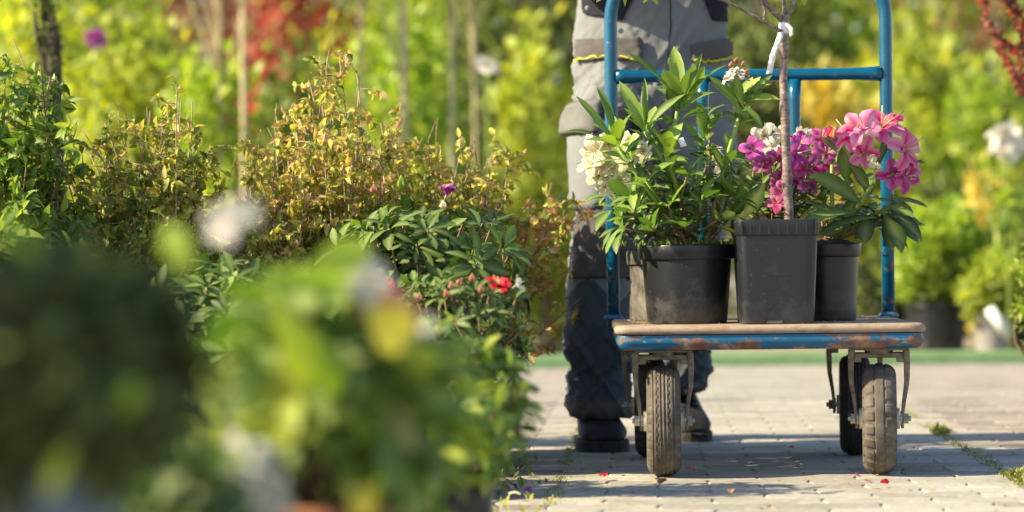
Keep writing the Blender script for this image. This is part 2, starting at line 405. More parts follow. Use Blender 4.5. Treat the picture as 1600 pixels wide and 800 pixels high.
def leaves(root, recs, key, mat, shape='rhodo', fold=.25, curl=.5, wave=.02, segs=5, limit=290, name='leaf', mass_name='inner_foliage'):
    """the leaves that show largest become parts, the rest one 'stuff' part"""
    base = Vector(root.location)
    cell = 6.0; zb = {}; foot = []
    for i, r in enumerate(recs):
        c = r[0] + r[1].normalized() * r[3] * .5
        px, py = proj(c)
        hl, hw = r[3] * FPX / c.y * .4, r[4] * FPX / c.y * .4
        if px < -40 or px > 1640 or py < -40 or py > 840: foot.append(()); continue
        a = proj(r[0]); b = proj(r[0] + r[1].normalized() * r[3])
        nn = max(2, int(math.hypot(a[0] - b[0], a[1] - b[1]) / cell) + 1)
        cs = set()
        for q in range(nn + 1):
            t = q / nn; X = a[0] + (b[0] - a[0]) * t; Y = a[1] + (b[1] - a[1]) * t
            for e in (-.6, 0, .6): cs.add((int(X // cell), int((Y + e * hw) // cell)))
        foot.append(cs)
        for k in cs:
            if k not in zb or zb[k][0] > c.y: zb[k] = (c.y, i)
    score = [0] * len(recs)
    for z, i in zb.values(): score[i] += 1
    order = sorted(range(len(recs)), key=lambda i: -score[i])
    ind = [i for i in order[:limit] if score[i] > 0]
    vs = leaf_variants(key, mat, shape, fold, curl, wave, segs); nv = len(vs)
    for i in ind:
        p, d, n, L, W, var = recs[i]
        d, s, n = frame(d, n)
        o = bpy.data.objects.new(name, vs[min(nv - 1, max(0, int(var * nv)))])
        m3 = Matrix((d * L, s * W, n * L)).transposed().to_4x4(); m3.translation = p - base
        o.matrix_basis = m3
        link(o, root)
    chosen = set(ind)
    rest = [recs[i] for i in range(len(recs)) if i not in chosen]
    if rest:
        o = mass(mass_name, rest, mat, root, base, shape, 3, fold, curl)
        o['kind'] = 'stuff'

def rv(s=1.0): return Vector((random.gauss(0, s), random.gauss(0, s), random.gauss(0, s)))
def rdir():
    v = rv(); return v.normalized()

def whorl(tip, axis, n, L, W, spread=1.1, jit=.25, var=.5, dvar=.3, spin=None):
    axis = axis.normalized(); a = axis.orthogonal().normalized(); b = axis.cross(a)
    out = []; spin = random.uniform(0, 6.28) if spin is None else spin
    for k in range(n):
        ph = spin + 2 * PI * k / n * 1.0 + random.gauss(0, .2)
        sp = spread + random.gauss(0, jit)
        rad = a * math.cos(ph) + b * math.sin(ph)
        d = axis * math.cos(sp) + rad * math.sin(sp)
        nn = axis - d * axis.dot(d) + rv(.15)
        s = random.uniform(.7, 1.1)
        out.append((tip + d * L * .06 - axis * random.uniform(0, L * .25), d, nn, L * s, W * s * random.uniform(.85, 1.1), min(1, max(0, random.gauss(var, dvar)))))
    return out

def pt_mat(root): return Vector(root.location)

def stems_obj(root, chains, mat, name='stem', n=6):
    for pts, r0, r1 in chains:
        mb = MB(); k = len(pts)
        mb.tube([Vector(p) - Vector(root.location) for p in pts], [r0 + (r1 - r0) * i / (k - 1) for i in range(k)], n)
        mb.build(name, mat, root)

def stems_joined(root, chains, mat, name='stems', n=5, stuff=True):
    mb = MB()
    for pts, r0, r1 in chains:
        k = len(pts)
        mb.tube([Vector(p) - Vector(root.location) for p in pts], [r0 + (r1 - r0) * i / (k - 1) for i in range(k)], n)
    o = mb.build(name, mat, root)
    if stuff: o['kind'] = 'stuff'
    return o

def curve_pts(a, b, sag=0., side=0., n=6):
    a, b = Vector(a), Vector(b); off = Vector((random.gauss(0, side), random.gauss(0, side), 0))
    return [a.lerp(b, i / (n - 1)) + (off + Vector((0, 0, sag))) * math.sin(PI * i / (n - 1)) for i in range(n)]

# ------------------------------------------------------------------ pots
def round_pot(root, r_rim, r_base, h, mat, rim_h=.035, soil_drop=.012, name='pot'):
    mb = MB(); t = .004
    rb = r_rim - .007
    rt = r_base + (rb - r_base) * (1 - rim_h / h)
    prof = [(0.001, .006), (r_base - .012, .006), (r_base - .01, .001), (r_base - .002, .0), (r_base, .004)]
    for i in range(1, 6): prof.append((r_base + (rt - r_base) * i / 5, (h - rim_h) * i / 5))
    prof += [(r_rim - .003, h - rim_h + .001), (r_rim - .0015, h - rim_h + .003), (r_rim, h - .004), (r_rim - .001, h - .001), (r_rim - .003, h), (r_rim - .005, h - .001), (r_rim - .006, h - .03), (r_rim - .02, h - .06)]
    mb.lathe(prof, 48)
    o = mb.build(name, mat, root); o.data.set_sharp_from_angle(angle=R(50))
    soil_disc(root, r_rim - .008, h - soil_drop)
    return o

def soil_disc(root, r, z, mound=.012, square=False):
    mb = MB(); rings = 9; n = 40; vs = [(0, 0, z + mound)]; fs = []
    for i in range(1, rings + 1):
        q = i / rings
        for k in range(n):
            a = 2 * PI * k / n; rr = r * q
            if square: rr *= min(1 / max(abs(math.cos(a)), 1e-3), 1 / max(abs(math.sin(a)), 1e-3))
            x, y = rr * math.cos(a), rr * math.sin(a)
            vs.append((x, y, z + mound * (1 - q * q) + (noise.noise(Vector((x * 60 + root.location.x * 9, y * 60, 3))) * .006 + noise.noise(Vector((x * 160, y * 160, 7))) * .004) * (1 if i < rings else .3)))
    fs += [(0, 1 + k, 1 + (k + 1) % n) for k in range(n)]
    for i in range(rings - 1):
        b = 1 + i * n
        fs += [(b + k, b + n + k, b + n + (k + 1) % n, b + (k + 1) % n) for k in range(n)]
    mb.add(vs, fs); return mb.build('soil', M['soil'], root)

# ------------------------------------------------------------------ flowers
_petals = {}
def petal_meshes(mat):
    if mat.name in _petals: return _petals[mat.name]
    out = []
    for j in range(4):
        rnd = random.Random(j + 3); rows, cols = 6, 5; V = []; F = []; mid = []
        for i in range(rows):
            t = i / (rows - 1)
            wd = (.28 + .75 * t ** .8) * (1 - .55 * max(0, t - .6) ** 1.3 * 3)
            ang = .15 + 1.15 * t ** 1.6
            x = t * (1 - .12 * t); z = -.35 * t ** 2.4 * rnd.uniform(.6, 1.5)
            for c in range(cols):
                u = c / (cols - 1) * 2 - 1
                tipcut = -.12 * u * u * (t > .8)
                V.append((x + tipcut, u * wd * .5, z + .13 * u * u * (1 - t) + .07 * t * math.sin(u * 5 + j * 2) + rnd.uniform(-.025, .025) * t))
                mid.append(max(0, (1 - abs(u) * 1.1)) * (1 - .45 * t))
        for i in range(rows - 1):
            for c in range(cols - 1):
                a = i * cols + c; F.append((a, a + cols, a + cols + 1, a + 1))
        me = bpy.data.meshes.new('petal'); me.from_pydata(V, [], F); me.materials.append(mat)
        me.polygons.foreach_set('use_smooth', [True] * len(me.polygons)); set_attr(me, 'mid', mid); out.append(me)
    _petals[mat.name] = out; return out

M['stamen'] = mottled('stamen', [(.3, (.5, .4, .14)), (.7, (.62, .5, .3))], 60, .6, 0)
def flower(root, pos, axis, size, mat, n=5, open_=1.0, name='flower', label=None):
    """one open flower: stamens (the part's own mesh) with petals as sub-parts"""
    axis = axis.normalized(); a = axis.orthogonal().normalized(); b = axis.cross(a); loc = Vector(pos) - Vector(root.location)
    mb = MB()
    for k in range(5):
        q = a * random.gauss(0, .12) + b * random.gauss(0, .12)
        mb.tube([Vector((0, 0, 0)), (axis * .4 + q) * size, (axis * .75 + q * 2.4) * size], [size * .022, size * .016, size * .03], 4)
    mb.tube([axis * -.35 * size, axis * -.1 * size, axis * .1 * size], [size * .04, size * .05, size * .1], 6)
    f = mb.build(name, M['stamen'], root); f.location = loc
    if label: f['label'] = label
    ph0 = random.uniform(0, 6.28); ms = petal_meshes(mat)
    for k in range(n):
        ph = ph0 + 2 * PI * k / n + random.gauss(0, .1); rad = a * math.cos(ph) + b * math.sin(ph)
        sp = (.95 + random.gauss(0, .15)) * open_
        d = axis * math.cos(sp) + rad * math.sin(sp); nn = axis - d * d.dot(axis)
        if nn.length < .05: nn = -rad
        d, s, nn = frame(d, nn)
        L = size * random.uniform(.9, 1.12)
        o = bpy.data.objects.new('petal', random.choice(ms))
        m4 = Matrix((d * L, s * L * random.uniform(.72, .95), nn * L)).transposed().to_4x4(); o.matrix_basis = m4
        link(o, f)
    return f

def bud(root, pos, axis, L, r, mat, name='bud'):
    axis = axis.normalized(); loc = Vector(pos) - Vector(root.location); mb = MB()
    mb.tube([axis * (L * t) for t in (0, .15, .4, .7, .9, 1)], [r * q for q in (.45, .8, 1, .7, .35, .08)], 8)
    a = axis.orthogonal().normalized(); b = axis.cross(a)
    for k in range(5):       # overlapping scales
        ph = k * 2.4; rad = a * math.cos(ph) + b * math.sin(ph)
        mb.tube([rad * r * .5, rad * r * 1.02 + axis * L * .35, rad * r * .6 + axis * L * .75], [r * .3, r * .42, r * .12], 5)
    me = mb.mesh(name, mat); set_attr(me, 'mid', [random.random() for _ in me.vertices]); set_attr(me, 'var', [.7] * len(me.vertices))
    o = link(bpy.data.objects.new(name, me), root); o.location = loc; return o

def strip(mb, pts, w_, side):
    vs = []; 
    for p in pts: vs += [Vector(p) - Vector(side) * w_ / 2, Vector(p) + Vector(side) * w_ / 2]
    mb.add(vs, [(2 * i, 2 * i + 1, 2 * i + 3, 2 * i + 2) for i in range(len(pts) - 1)])
# ================================================================== SETTING
def sheet(name, x0, x1, y0, y1, z, mat, div=1):
    mb = MB(); vs = []; fs = []
    for j in range(div + 1):
        for i in range(div + 1): vs.append((x0 + (x1 - x0) * i / div, y0 + (y1 - y0) * j / div, z))
    for j in range(div):
        for i in range(div):
            a = j * (div + 1) + i; fs.append((a, a + 1, a + div + 2, a + div + 1))
    mb.add(vs, fs); o = mb.build(name, mat, None); o['kind'] = 'structure'; return o
sheet('ground', -700, 700, -20, 1400, -.05, M['ground'])
pavement = sheet('pavement', -4, 6, -1, 11.98, -.0075, M['joint'])

# pavers: zigzag interlocking concrete blocks, laid in courses turned 3 degrees
PA = R(-3.0); PL, PW = .225, .1125
def paver_mesh(mat, seed):
    rnd = random.Random(seed); z = .011; zz = []
    L, W_ = PL / 2 - .0017, PW / 2 - .0017
    pts = []
    def edge(p, q, amps):
        p, q = Vector(p), Vector(q); d = (q - p); nrm = Vector((-d.y, d.x)).normalized(); k = len(amps) + 1
        pts.append(p)
        for i, am in enumerate(amps): pts.append(p + d * ((i + 1) / k) + nrm * am)
    z1 = [.009, 0, -.009]
    edge((-L, -W_), (L, -W_), [-a for a in z1]); edge((L, -W_), (L, W_), [.008])
    edge((L, W_), (-L, W_), z1[::-1]); edge((-L, W_), (-L, -W_), [-.008])
    n = len(pts); ch = .0028
    vs = [(p.x, p.y, -.012) for p in pts] + [(p.x, p.y, -ch) for p in pts]
    vs += [(p.x * (1 - ch / L) , p.y * (1 - ch / W_), 0) for p in pts]
    fs = [tuple(2 * n + i for i in range(n))]
    for a, b in ((0, n), (n, 2 * n)):
        fs += [(a + i, a + (i + 1) % n, b + (i + 1) % n, b + i) for i in range(n)]
    mb = MB(); mb.add(vs, fs); return mb.mesh('paver', mat, smooth=False)
pav_g = [paver_mesh(M['paver'], i) for i in range(3)]; pav_m = [paver_mesh(M['paver_mauve'], i) for i in range(3)]
cells = []
ca, sa = math.cos(PA), math.sin(PA)
def lane(u): return 'm' if (u < -.0 or u > 1.02) else 'g'
for j in range(-10, 140):
    for i in range(-26, 30):
        v = j * PW + .0; u = i * PL + (PL / 2 if j % 2 else 0)
        x, y = .105 + u * ca - (v - 0) * sa * 1, 0 + u * sa + v * ca
        x -= .31                                     # line between the lanes passes x=.11 at 6 m
        if not (.4 < y < 11.9 and -3 < x < 4.5): continue
        px, py = proj((x, y, 0)); vis = 700 < px < 1650 and py < 850
        cells.append((y if vis else 1e3 + y, x, y, u, v))
cells.sort()
mbs = {'g': MB(), 'm': MB()}
for k, (key, x, y, u, v) in enumerate(cells):
    ln = 'm' if (u < 0.0 or u > 1.02) else 'g'
    rz = PA + random.gauss(0, R(.35)); dz = random.gauss(0, .0007); tx, ty = random.gauss(0, .003), random.gauss(0, .005)
    me = (pav_g if ln == 'g' else pav_m)[k % 3]
    mat4 = Matrix.Translation((x, y, dz)) @ Matrix.Rotation(rz, 4, 'Z') @ Matrix.Rotation(ty, 4, 'X') @ Matrix.Rotation(tx, 4, 'Y')
    if k < 298:
        o = bpy.data.objects.new('paver', me); o.matrix_basis = mat4 @ Matrix.Translation((0, 0, 0)); o.parent = pavement; COL.objects.link(o)
    else:
        vs = [mat4 @ q.co for q in me.vertices]; mbs[ln].add(vs, [tuple(p.vertices) for p in me.polygons])
for ln, m in (('g', M['paver']), ('m', M['paver_mauve'])):
    o = mbs[ln].build('paving', m, pavement, smooth=False); o['kind'] = 'stuff'

# moss and grass in the joints between the lanes
recs = []
for u0, dens in ((0.0, 1100), (1.02, 1200)):
    for _ in range(dens):
        y = random.uniform(4.8, 8.6)
        if noise.noise(Vector((y * 3, u0 * 7, 0))) < -.12: continue
        x = .105 - .31 + (u0 + random.gauss(0, .012)) * ca - y * sa
        L = random.uniform(.005, .013)
        if u0 > 1 and (abs(y - 5.75) < .12 or abs(y - 7.3) < .12): L *= 3.2
        d = Vector((random.gauss(0, .8), random.gauss(0, .8), .9)); recs.append((Vector((x, y, .0)), d, rdir(), L, L * .22, random.random()))
for _ in range(160):
    y = random.uniform(5.0, 6.6); x = -.03 + random.gauss(0, .05); L = random.uniform(.008, .03)
    recs.append((Vector((x, y, 0)), Vector((random.gauss(0, .7), random.gauss(0, .7), 1)), rdir(), L, L * .35, random.uniform(0, .7)))
mo = mass('moss', recs, M['moss'], None, (0, 0, 0), 'ell', 3); mo['kind'] = 'stuff'
# crumbs of soil, leaf litter on the paving
recs = []
for _ in range(700):
    y = random.uniform(4.9, 9.5); x = random.uniform(-.15, 1.6)
    L = random.uniform(.004, .016); recs.append((Vector((x, y, random.uniform(.001, .004))), Vector((random.gauss(0, 1), random.gauss(0, 1), .12)), Vector((random.gauss(0, .4), random.gauss(0, .4), 1)), L, L * .5, random.random()))
lt = mass('leaf_litter', recs, LEAF['dry'], None, (0, 0, 0), 'ell', 3); lt['kind'] = 'stuff'

# green edging along the far side of the paving
mb = MB(); 
for k in range(3):
    x0 = -6 + k * 4.2
    mb.box((x0 + 2.1, 12.04, .018), (4.19, .09, .075))
kb = mb.build('garden_edging', M['kerb'], None, smooth=False, bevel=.012)
tag(kb, 'long low green edging board across the far end of the pale paving', 'edging')

# ================================================================== TROLLEY
CY = R(-1.6)                                  # trolley turned slightly
TC = Vector((.593, 6.25, 0))
trolley = empty('platform_trolley', TC, 'blue rusty platform trolley with tubular push handle and four black rubber wheels', 'trolley', rz=CY)
TW, TF_, TB = .352, -.365, .365               # half width, front, back (local y)
DECK_Z = .349
def rounded_rect(hw, y0, y1, r, n=6):
    pts = []
    for cx, cy, a0 in ((hw - r, y1 - r, 0), (-hw + r, y1 - r, 90), (-hw + r, y0 + r, 180), (hw - r, y0 + r, 270)):
        for k in range(n + 1):
            a = R(a0 + 90 * k / n); pts.append((cx + r * math.cos(a), cy + r * math.sin(a)))
    return pts
def slab(pr, prof, warp=.0):
    """prof: list of (inset, z) rings over a rounded rectangle function"""
    mb = MB(); n = None; vs = []; fs = []
    for ins, z in prof:
        pts = rounded_rect(pr[0] - ins, pr[1] + ins, pr[2] - ins, max(.004, pr[3] - ins)); n = len(pts)
        vs += [(x, y, z + warp * noise.noise(Vector((x * 9, y * 9, 1))) ) for x, y in pts]
    for i in range(len(prof) - 1):
        fs += [(i * n + k, i * n + (k + 1) % n, (i + 1) * n + (k + 1) % n, (i + 1) * n + k) for k in range(n)]
    fs.append(tuple(range(n - 1, -1, -1))); fs.append(tuple((len(prof) - 1) * n + k for k in range(n)))
    mb.add(vs, fs); return mb
Z = DECK_Z
o = slab((TW, TF_, TB, .035), [(.006, Z - .02), (.0, Z - .017), (-.001, Z - .009), (.002, Z - .003), (.009, Z)], .003).build('deck_board', M['deck'], trolley); o.data.set_sharp_from_angle(angle=R(60))
o = slab((TW - .003, TF_ + .003, TB - .003, .034), [(.04, Z - .056), (.016, Z - .056), (.008, Z - .051), (.001, Z - .04), (.0, Z - .034), (.003, Z - .022)], .002).build('deck_frame', M['blue_deck'], trolley); o.data.set_sharp_from_angle(angle=R(60))
# crumbs of soil on the board
recs = []
for _ in range(260):
    x, y = random.uniform(-.33, .33), random.uniform(-.34, .34)
    L = random.uniform(.003, .009); p = TC + Vector((x, y, DECK_Z + .002))
    recs.append((p, Vector((random.gauss(0, 1), random.gauss(0, 1), .2)), Vector((random.gauss(0, .5), random.gauss(0, .5), 1)), L, L * .6, random.random()))
o = mass('soil_crumbs', recs, LEAF['dry'], None, (0, 0, 0)); o['kind'] = 'stuff'
# handle
HY = TB - .022; PX_, TR = .347, .0165
def arc(cx, cz, r, a0, a1, n): return [(cx + r * math.cos(R(a0 + (a1 - a0) * k / n)), HY, cz + r * math.sin(R(a0 + (a1 - a0) * k / n))) for k in range(n + 1)]
mb = MB()
pts = [(-PX_, HY, Z - .03), (-PX_, HY, .6), (-PX_, HY, 1.1)] + arc(-PX_ + .2, 1.1, .2, 180, 90, 10)[1:] + arc(PX_ - .2, 1.1, .2, 90, 0, 10) + [(PX_, HY, .6), (PX_, HY, Z - .03)]
mb.tube(pts, TR, 18); mb.build('handle_tube', M['blue'], trolley)
mb = MB(); mb.tube([(-PX_ + .012, HY, .962), (-PX_ + .03, HY, .962), (-PX_ + .075, HY, .962), (PX_ - .075, HY, .962), (PX_ - .03, HY, .962), (PX_ - .012, HY, .962)], [.0195, .0185, .0155, .0155, .0185, .0195], 18); mb.build('crossbar', M['blue'], trolley)
for sx in (-1, 1):
    mb = MB(); mb.tube([(sx * .116, HY, Z - .03), (sx * .116, HY, .8), (sx * .116, HY, .9), (sx * .116, HY, .95)], [.0135, .0135, .0155, .018], 16); mb.build('upright', M['blue'], trolley)
    mb = MB(); mb.lathe([(TR + .001, -.001), (TR + .011, 0), (TR + .008, .006), (TR + .001, .012)], 20, (sx * PX_, HY, Z - .001)); mb.build('weld_collar', M['blue_deck'], trolley)
# wheels
def wheel(name, x, y, yaw, tyre, lug):
    w_ = bpy.data.objects.new('caster', None)
    mb = MB(); rad, hw = .1275, .039
    # fork: top plate and two tapering strap legs (the part's own mesh)
    mb.box((0, 0, .289), (.135, .1, .006)); mb.box((0, 0, .274), (.11, .046, .012)); [mb.box((sx_ * .05, 0, .268), (.02, .043, .02)) for sx_ in (-1, 1)]; mb.lathe([(.03, .276), (.034, .286)], 20, cap0=True)
    for s in (-1, 1):
        path = [(.062, .286, .052), (.064, .26, .045), (.063, .21, .034), (.056, .165, .026), (.052, .13, .024), (.052, .105, .018)]
        vs = []; fs = []
        for (px, pz, ww) in path:
            th = .0035 + .0045 * max(0, (pz - .13) / .156)
            for (ax, ay) in ((-th, -1), (th, -1), (th, 1), (-th, 1)): vs.append((s * px + ax, ay * ww / 2 + (.0 if pz > .2 else 0), pz))
        for i in range(len(path) - 1):
            for k in range(4): fs.append((i * 4 + k, i * 4 + (k + 1) % 4, i * 4 + 4 + (k + 1) % 4, i * 4 + 4 + k))
        fs += [(3, 2, 1, 0), tuple(len(path) * 4 - 4 + k for k in range(4))]
        mb.add(vs, fs)
    f = mb.build('caster_fork', M['steel'], trolley, smooth=False, bevel=.0015)
    f.location = (x, y, 0); f.rotation_euler = (0, 0, yaw)
    # axle bolt with nuts
    mb = MB(); mb.tube([(-.072, 0, rad), (.072, 0, rad)], .006, 10)
    for s in (-1, 1):
        mb.lathe([(.013, s * .0555), (.013, s * .066)], 6, (0, 0, rad), 'X', cap0=True, cap1=True)
        mb.lathe([(.0165, s * .0475), (.0165, s * .0515)], 16, (0, 0, rad), 'X', cap0=True, cap1=True)
    b = mb.build('axle_bolt', M['bolt'], f, smooth=False)
    # tyre: rounded section, grooves round the tread, cut shoulders
    n = 144; prof = []
    for k in range(0, 49):
        a = R(200 - 220 * k / 48)
        xx = hw * math.copysign(abs(math.cos(a)) ** .85, math.cos(a)); rr = rad - .034 + .034 * (math.copysign(abs(math.sin(a)) ** .7, math.sin(a)))
        prof.append((xx, rr))
    vs = []; fs = []
    for i, (xx, rr) in enumerate(prof):
        for k in range(n):
            a = 2 * PI * k / n; r2 = rr
            t = abs(xx) / hw
            if rr > rad - .016:
                if lug:
                    r2 -= .0034 * ((k + (3 if xx > 0 else 0)) % 6 < 2) * (t > .3) + (.003 if .26 < t < .36 else 0)
                else:
                    g_ = abs((t * 4.2 + .12 * (k % 4 < 2)) % 1 - .5)
                    r2 -= .0028 * (g_ < .18) * (t < .8) + .003 * (k % 4 < 1) * (t > .7)
            vs.append((xx, r2 * math.cos(a), rad + r2 * math.sin(a)))
    m_ = len(prof)
    for i in range(m_ - 1):
        for k in range(n): fs.append((i * n + k, i * n + (k + 1) % n, (i + 1) * n + (k + 1) % n, (i + 1) * n + k))
    mt = MB(); mt.add(vs, fs); t_ = mt.build('tyre', M[tyre], f); t_.data.set_sharp_from_angle(angle=R(25))
    mr = MB()
    for s in (-1, 1):
        mr.lathe([(.008, s * .026), (.03, s * .026), (.034, s * .012), (.062, s * .012), (.066, s * .02), (.072, s * .034), (.08, s * .036), (.08, s * .028)], 32, (0, 0, rad), 'X')
    mr.lathe([(.024, -.046), (.024, .046)], 20, (0, 0, rad), 'X', cap0=True, cap1=True)
    mr.build('rim', M['rim'], f).data.set_sharp_from_angle(angle=R(35))
    return f
def to_local(X, Y):
    q = Matrix.Rotation(-CY, 3, 'Z') @ (Vector((X, Y, 0)) - TC); return q.x, q.y
wheel('front', *to_local(.345, 6.0), R(-1.5), 'tyre', False)
wheel('front', *to_local(.842, 6.0), R(-6), 'tyre', True)
wheel('rear', *to_local(.345, 6.58), R(-2), 'tyre_dark', True)
wheel('rear', *to_local(.862, 6.58), R(-5), 'tyre_dark', False)

# ================================================================== PLANTS ON THE TROLLEY
# --- large round pot, rhododendron with lime shoots
base = Vector((.408, 6.09, DECK_Z + .001))
root = empty('potted_rhododendron', base, 'leafy rhododendron with tall lime green shoots in wide round black pot, at left on trolley', 'potted plant', 'potted plants on the trolley')
round_pot(root, .114, .093, .183, M['pot'])
top = base + Vector((0, 0, .18))
recs = []; green = []; brown = []
tips = [  # px, py, d, n leaves, length, width, lean (x, z)
 (1062, 160, 6.06, 7, .115, .034, (.0, 1)), (1008, 205, 6.03, 7, .1, .03, (-.1, 1)), (962, 225, 6.02, 6, .095, .028, (-.5, 1)),
 (1160, 165, 6.05, 8, .09, .029, (.1, 1)), (1100, 215, 6.1, 7, .085, .026, (.15, 1)), (1040, 240, 6.0, 7, .085, .026, (-.1, 1)),
 (985, 250, 6.08, 6, .08, .024, (-.5, .8)), (1130, 265, 6.02, 7, .08, .025, (.3, .9)), (1075, 270, 6.0, 7, .075, .024, (0, 1)),
 (1010, 285, 6.0, 7, .075, .024, (-.3, .9)), (985, 305, 6.06, 7, .075, .024, (-.8, .6)), (1150, 310, 6.05, 6, .075, .024, (.7, .7)),
 (1095, 315, 5.98, 7, .075, .023, (.1, .9)), (1045, 320, 5.98, 7, .07, .022, (-.1, .9)), (990, 330, 6.0, 7, .07, .022, (-.5, .7)),
 (968, 355, 6.04, 6, .07, .022, (-1, .4)), (1120, 345, 5.99, 6, .065, .02, (.5, .6)), (1070, 350, 5.97, 6, .06, .02, (0, .8)), (1020, 355, 5.98, 6, .06, .02, (-.3, .7)),
 (1105, 180, 6.16, 6, .085, .026, (.1, 1)), (1000, 305, 6.14, 7, .075, .022, (-.4, .8)), (1090, 290, 6.14, 7, .075, .022, (.2, .8)), (1050, 285, 6.16, 7, .075, .022, (0, .9)), (1140, 240, 6.14, 6, .075, .024, (.4, .8)),
]
for i, (px, py, d, n, L, W_, ln) in enumerate(tips):
    tp = P(px, py, d); ax = Vector((ln[0], random.uniform(-.25, .05), ln[1])).normalized()
    st = top + Vector((random.uniform(-.05, .05), random.uniform(-.05, .03), 0))
    pts = curve_pts(st, tp, 0, .015, 7)
    if i < 6:
        green.append((pts[2:], .0062, .0052)); brown.append((pts[:3], .006, .0048))
    else: (green if i % 2 else brown).append((pts, .0042, .0025))
    tall = i < 6
    recs += whorl(tp, ax, n, L * .95, W_ * 1.2, .62 if tall else .95, .22, .72 if tall else .56, .2)
    if i < 7:
        recs += whorl(tp - ax * .03, ax, 5, L * .75, W_ * .9, 1.0, .25, .5, .2)
        recs += whorl(pts[3], Vector((random.gauss(0, .3), -.3, 1)), 4, .06, .022, .9, .3, .5, .25)
    else:
        recs += whorl(pts[4], ax, 5, L * .8, W_ * 1.1, 1.0, .3, .4, .25); recs += whorl(pts[3], ax, 3, L * .65, W_, 1.1, .3, .3, .25)
# the large upright leaves that stand out against the trousers and the handle
def leaf_to(a, b, W_, var, n=(0, -1, .2)):
    d = b - a; return (a, d, Vector(n), d.length, W_, var)
a = P(1062, 165, 6.05)
recs += [leaf_to(a, P(1056, 64, 6.05), .036, .82), leaf_to(a, P(1000, 62, 6.0), .022, .3, (.8, -.5, .3)), leaf_to(a, P(1118, 84, 6.0), .018, .35, (-.6, -.3, .6)),
         leaf_to(P(1070, 150, 6.03), P(1096, 82, 6.0), .014, .6), leaf_to(P(1008, 205, 6.03), P(972, 124, 6.0), .03, .75), leaf_to(P(1008, 205, 6.03), P(1008, 112, 6.04), .014, .6),
         leaf_to(P(1010, 205, 6.02), P(1056, 136, 5.98), .022, .62, (-.3, -.6, .6)), leaf_to(P(962, 228, 6.0), P(905, 145, 5.98), .018, .7, (-.3, -.4, .8)), leaf_to(P(962, 226, 6.0), P(888, 184, 5.97), .02, .35, (-.1, -.4, 1)),
         leaf_to(P(960, 220, 6.0), P(942, 122, 6.03), .026, .6, (.4, -.9, .2)), leaf_to(P(1160, 160, 6.03), P(1216, 142, 5.99), .026, .75, (.1, -.6, .8)), leaf_to(P(1160, 165, 6.03), P(1200, 112, 6.0), .02, .5, (.2, -.6, .6)),
         leaf_to(P(1160, 165, 6.03), P(1196, 192, 5.99), .022, .6, (.2, -.6, .7)), leaf_to(P(1155, 160, 6.03), P(1110, 118, 6.0), .02, .68), leaf_to(P(1160, 165, 6.0), P(1150, 118, 5.96), .022, .7)]
leaves(root, recs, 'rhodo', LEAF['rhodo'], 'rhodo', .3, .45, .025, 6, 296)
stems_obj(root, green[:8], M['stem_green']); stems_obj(root, brown[:8], M['stem_pink'])
stems_joined(root, green[8:] + brown[8:], M['stem_brown'], 'inner_stems')
recs = [(top + Vector((random.gauss(0, .055), random.gauss(-.03, .03), .0)), Vector((random.gauss(0, .5), random.gauss(-.2, .5), 1)), rdir(), random.uniform(.01, .024), .006, random.uniform(.3, 1)) for _ in range(300)]
o = mass('pot_moss', recs, LEAF['fresh'], root, base); o['kind'] = 'stuff'
mb = MB(); strip(mb, [P(1063, 216, 5.95) - base, P(1069, 229, 5.945) - base], .014, (.9, -.3, .25)); o = mb.build('plant_tag', M['tag'], root); o.modifiers.new('s', 'SOLIDIFY').thickness = .001
tp = P(1150, 128, 6.02)
for k in range(5):
    ax = Vector((random.gauss(-.1, .6), -.4, 1)); flower(root, tp + ax.normalized() * .006, ax, .03 * random.uniform(.7, 1.2), PET['blush'], 4, .55)
for px, py in ((1150, 98), (1160, 104), (1143, 105), (1166, 116)): bud(root, P(px, py, 6.0), Vector((random.gauss(0, .4), -.3, 1)), .014, .0055, PET['rust'], 'bud')

# --- pot half hidden behind at the left: cream flowered rhododendron
base = Vector((.372, 6.4, DECK_Z + .001))
root = empty('potted_rhododendron', base, 'cream flowered rhododendron in dusty black pot mostly hidden behind the wide pot', 'potted plant', 'potted plants on the trolley')
round_pot(root, .092, .078, .17, M['pot_dusty'])
top = base + Vector((0, 0, .165)); recs = []; br = []
for (px, py, d) in ((948, 262, 6.36), (985, 235, 6.36), (1040, 240, 6.4), (1105, 255, 6.4), (955, 320, 6.38), (968, 350, 6.36), (1000, 300, 6.42), (1080, 300, 6.44), (1120, 310, 6.42), (945, 300, 6.4), (1005, 255, 6.34)):
    tp = P(px, py, d); pts = curve_pts(top + Vector((random.uniform(-.04, .04), random.uniform(-.04, .04), 0)), tp, 0, .01, 6); br.append((pts, .0045, .0028))
    ax = (tp - top).normalized() + Vector((0, -.3, .4))
    recs += whorl(tp, ax, 7, .075, .025, 1.15, .25, .4, .25); recs += whorl(pts[3], ax, 5, .06, .02, 1.1, .3, .3, .2)
leaves(root, recs, 'rhodo', LEAF['rhodo'], 'rhodo', limit=150)
stems_obj(root, br[:5], M['stem_brown']); stems_joined(root, br[5:], M['stem_brown'], 'inner_stems')
for (px, py, s) in ((932, 236, .036), (950, 226, .034), (968, 238, .036), (940, 256, .038), (926, 258, .034), (960, 258, .038), (978, 258, .034), (948, 276, .034), (968, 282, .03), (935, 274, .03), (990, 222, .03), (1006, 236, .028), (1112, 240, .028), (1122, 256, .026), (946, 292, .022)):
    flower(root, P(px, py, 6.14 if px < 985 else 6.3), Vector((random.gauss(-.3, .5), -.9, random.gauss(.2, .4))), s * 1.15, PET['cream'], 5, random.uniform(.75, 1.1))

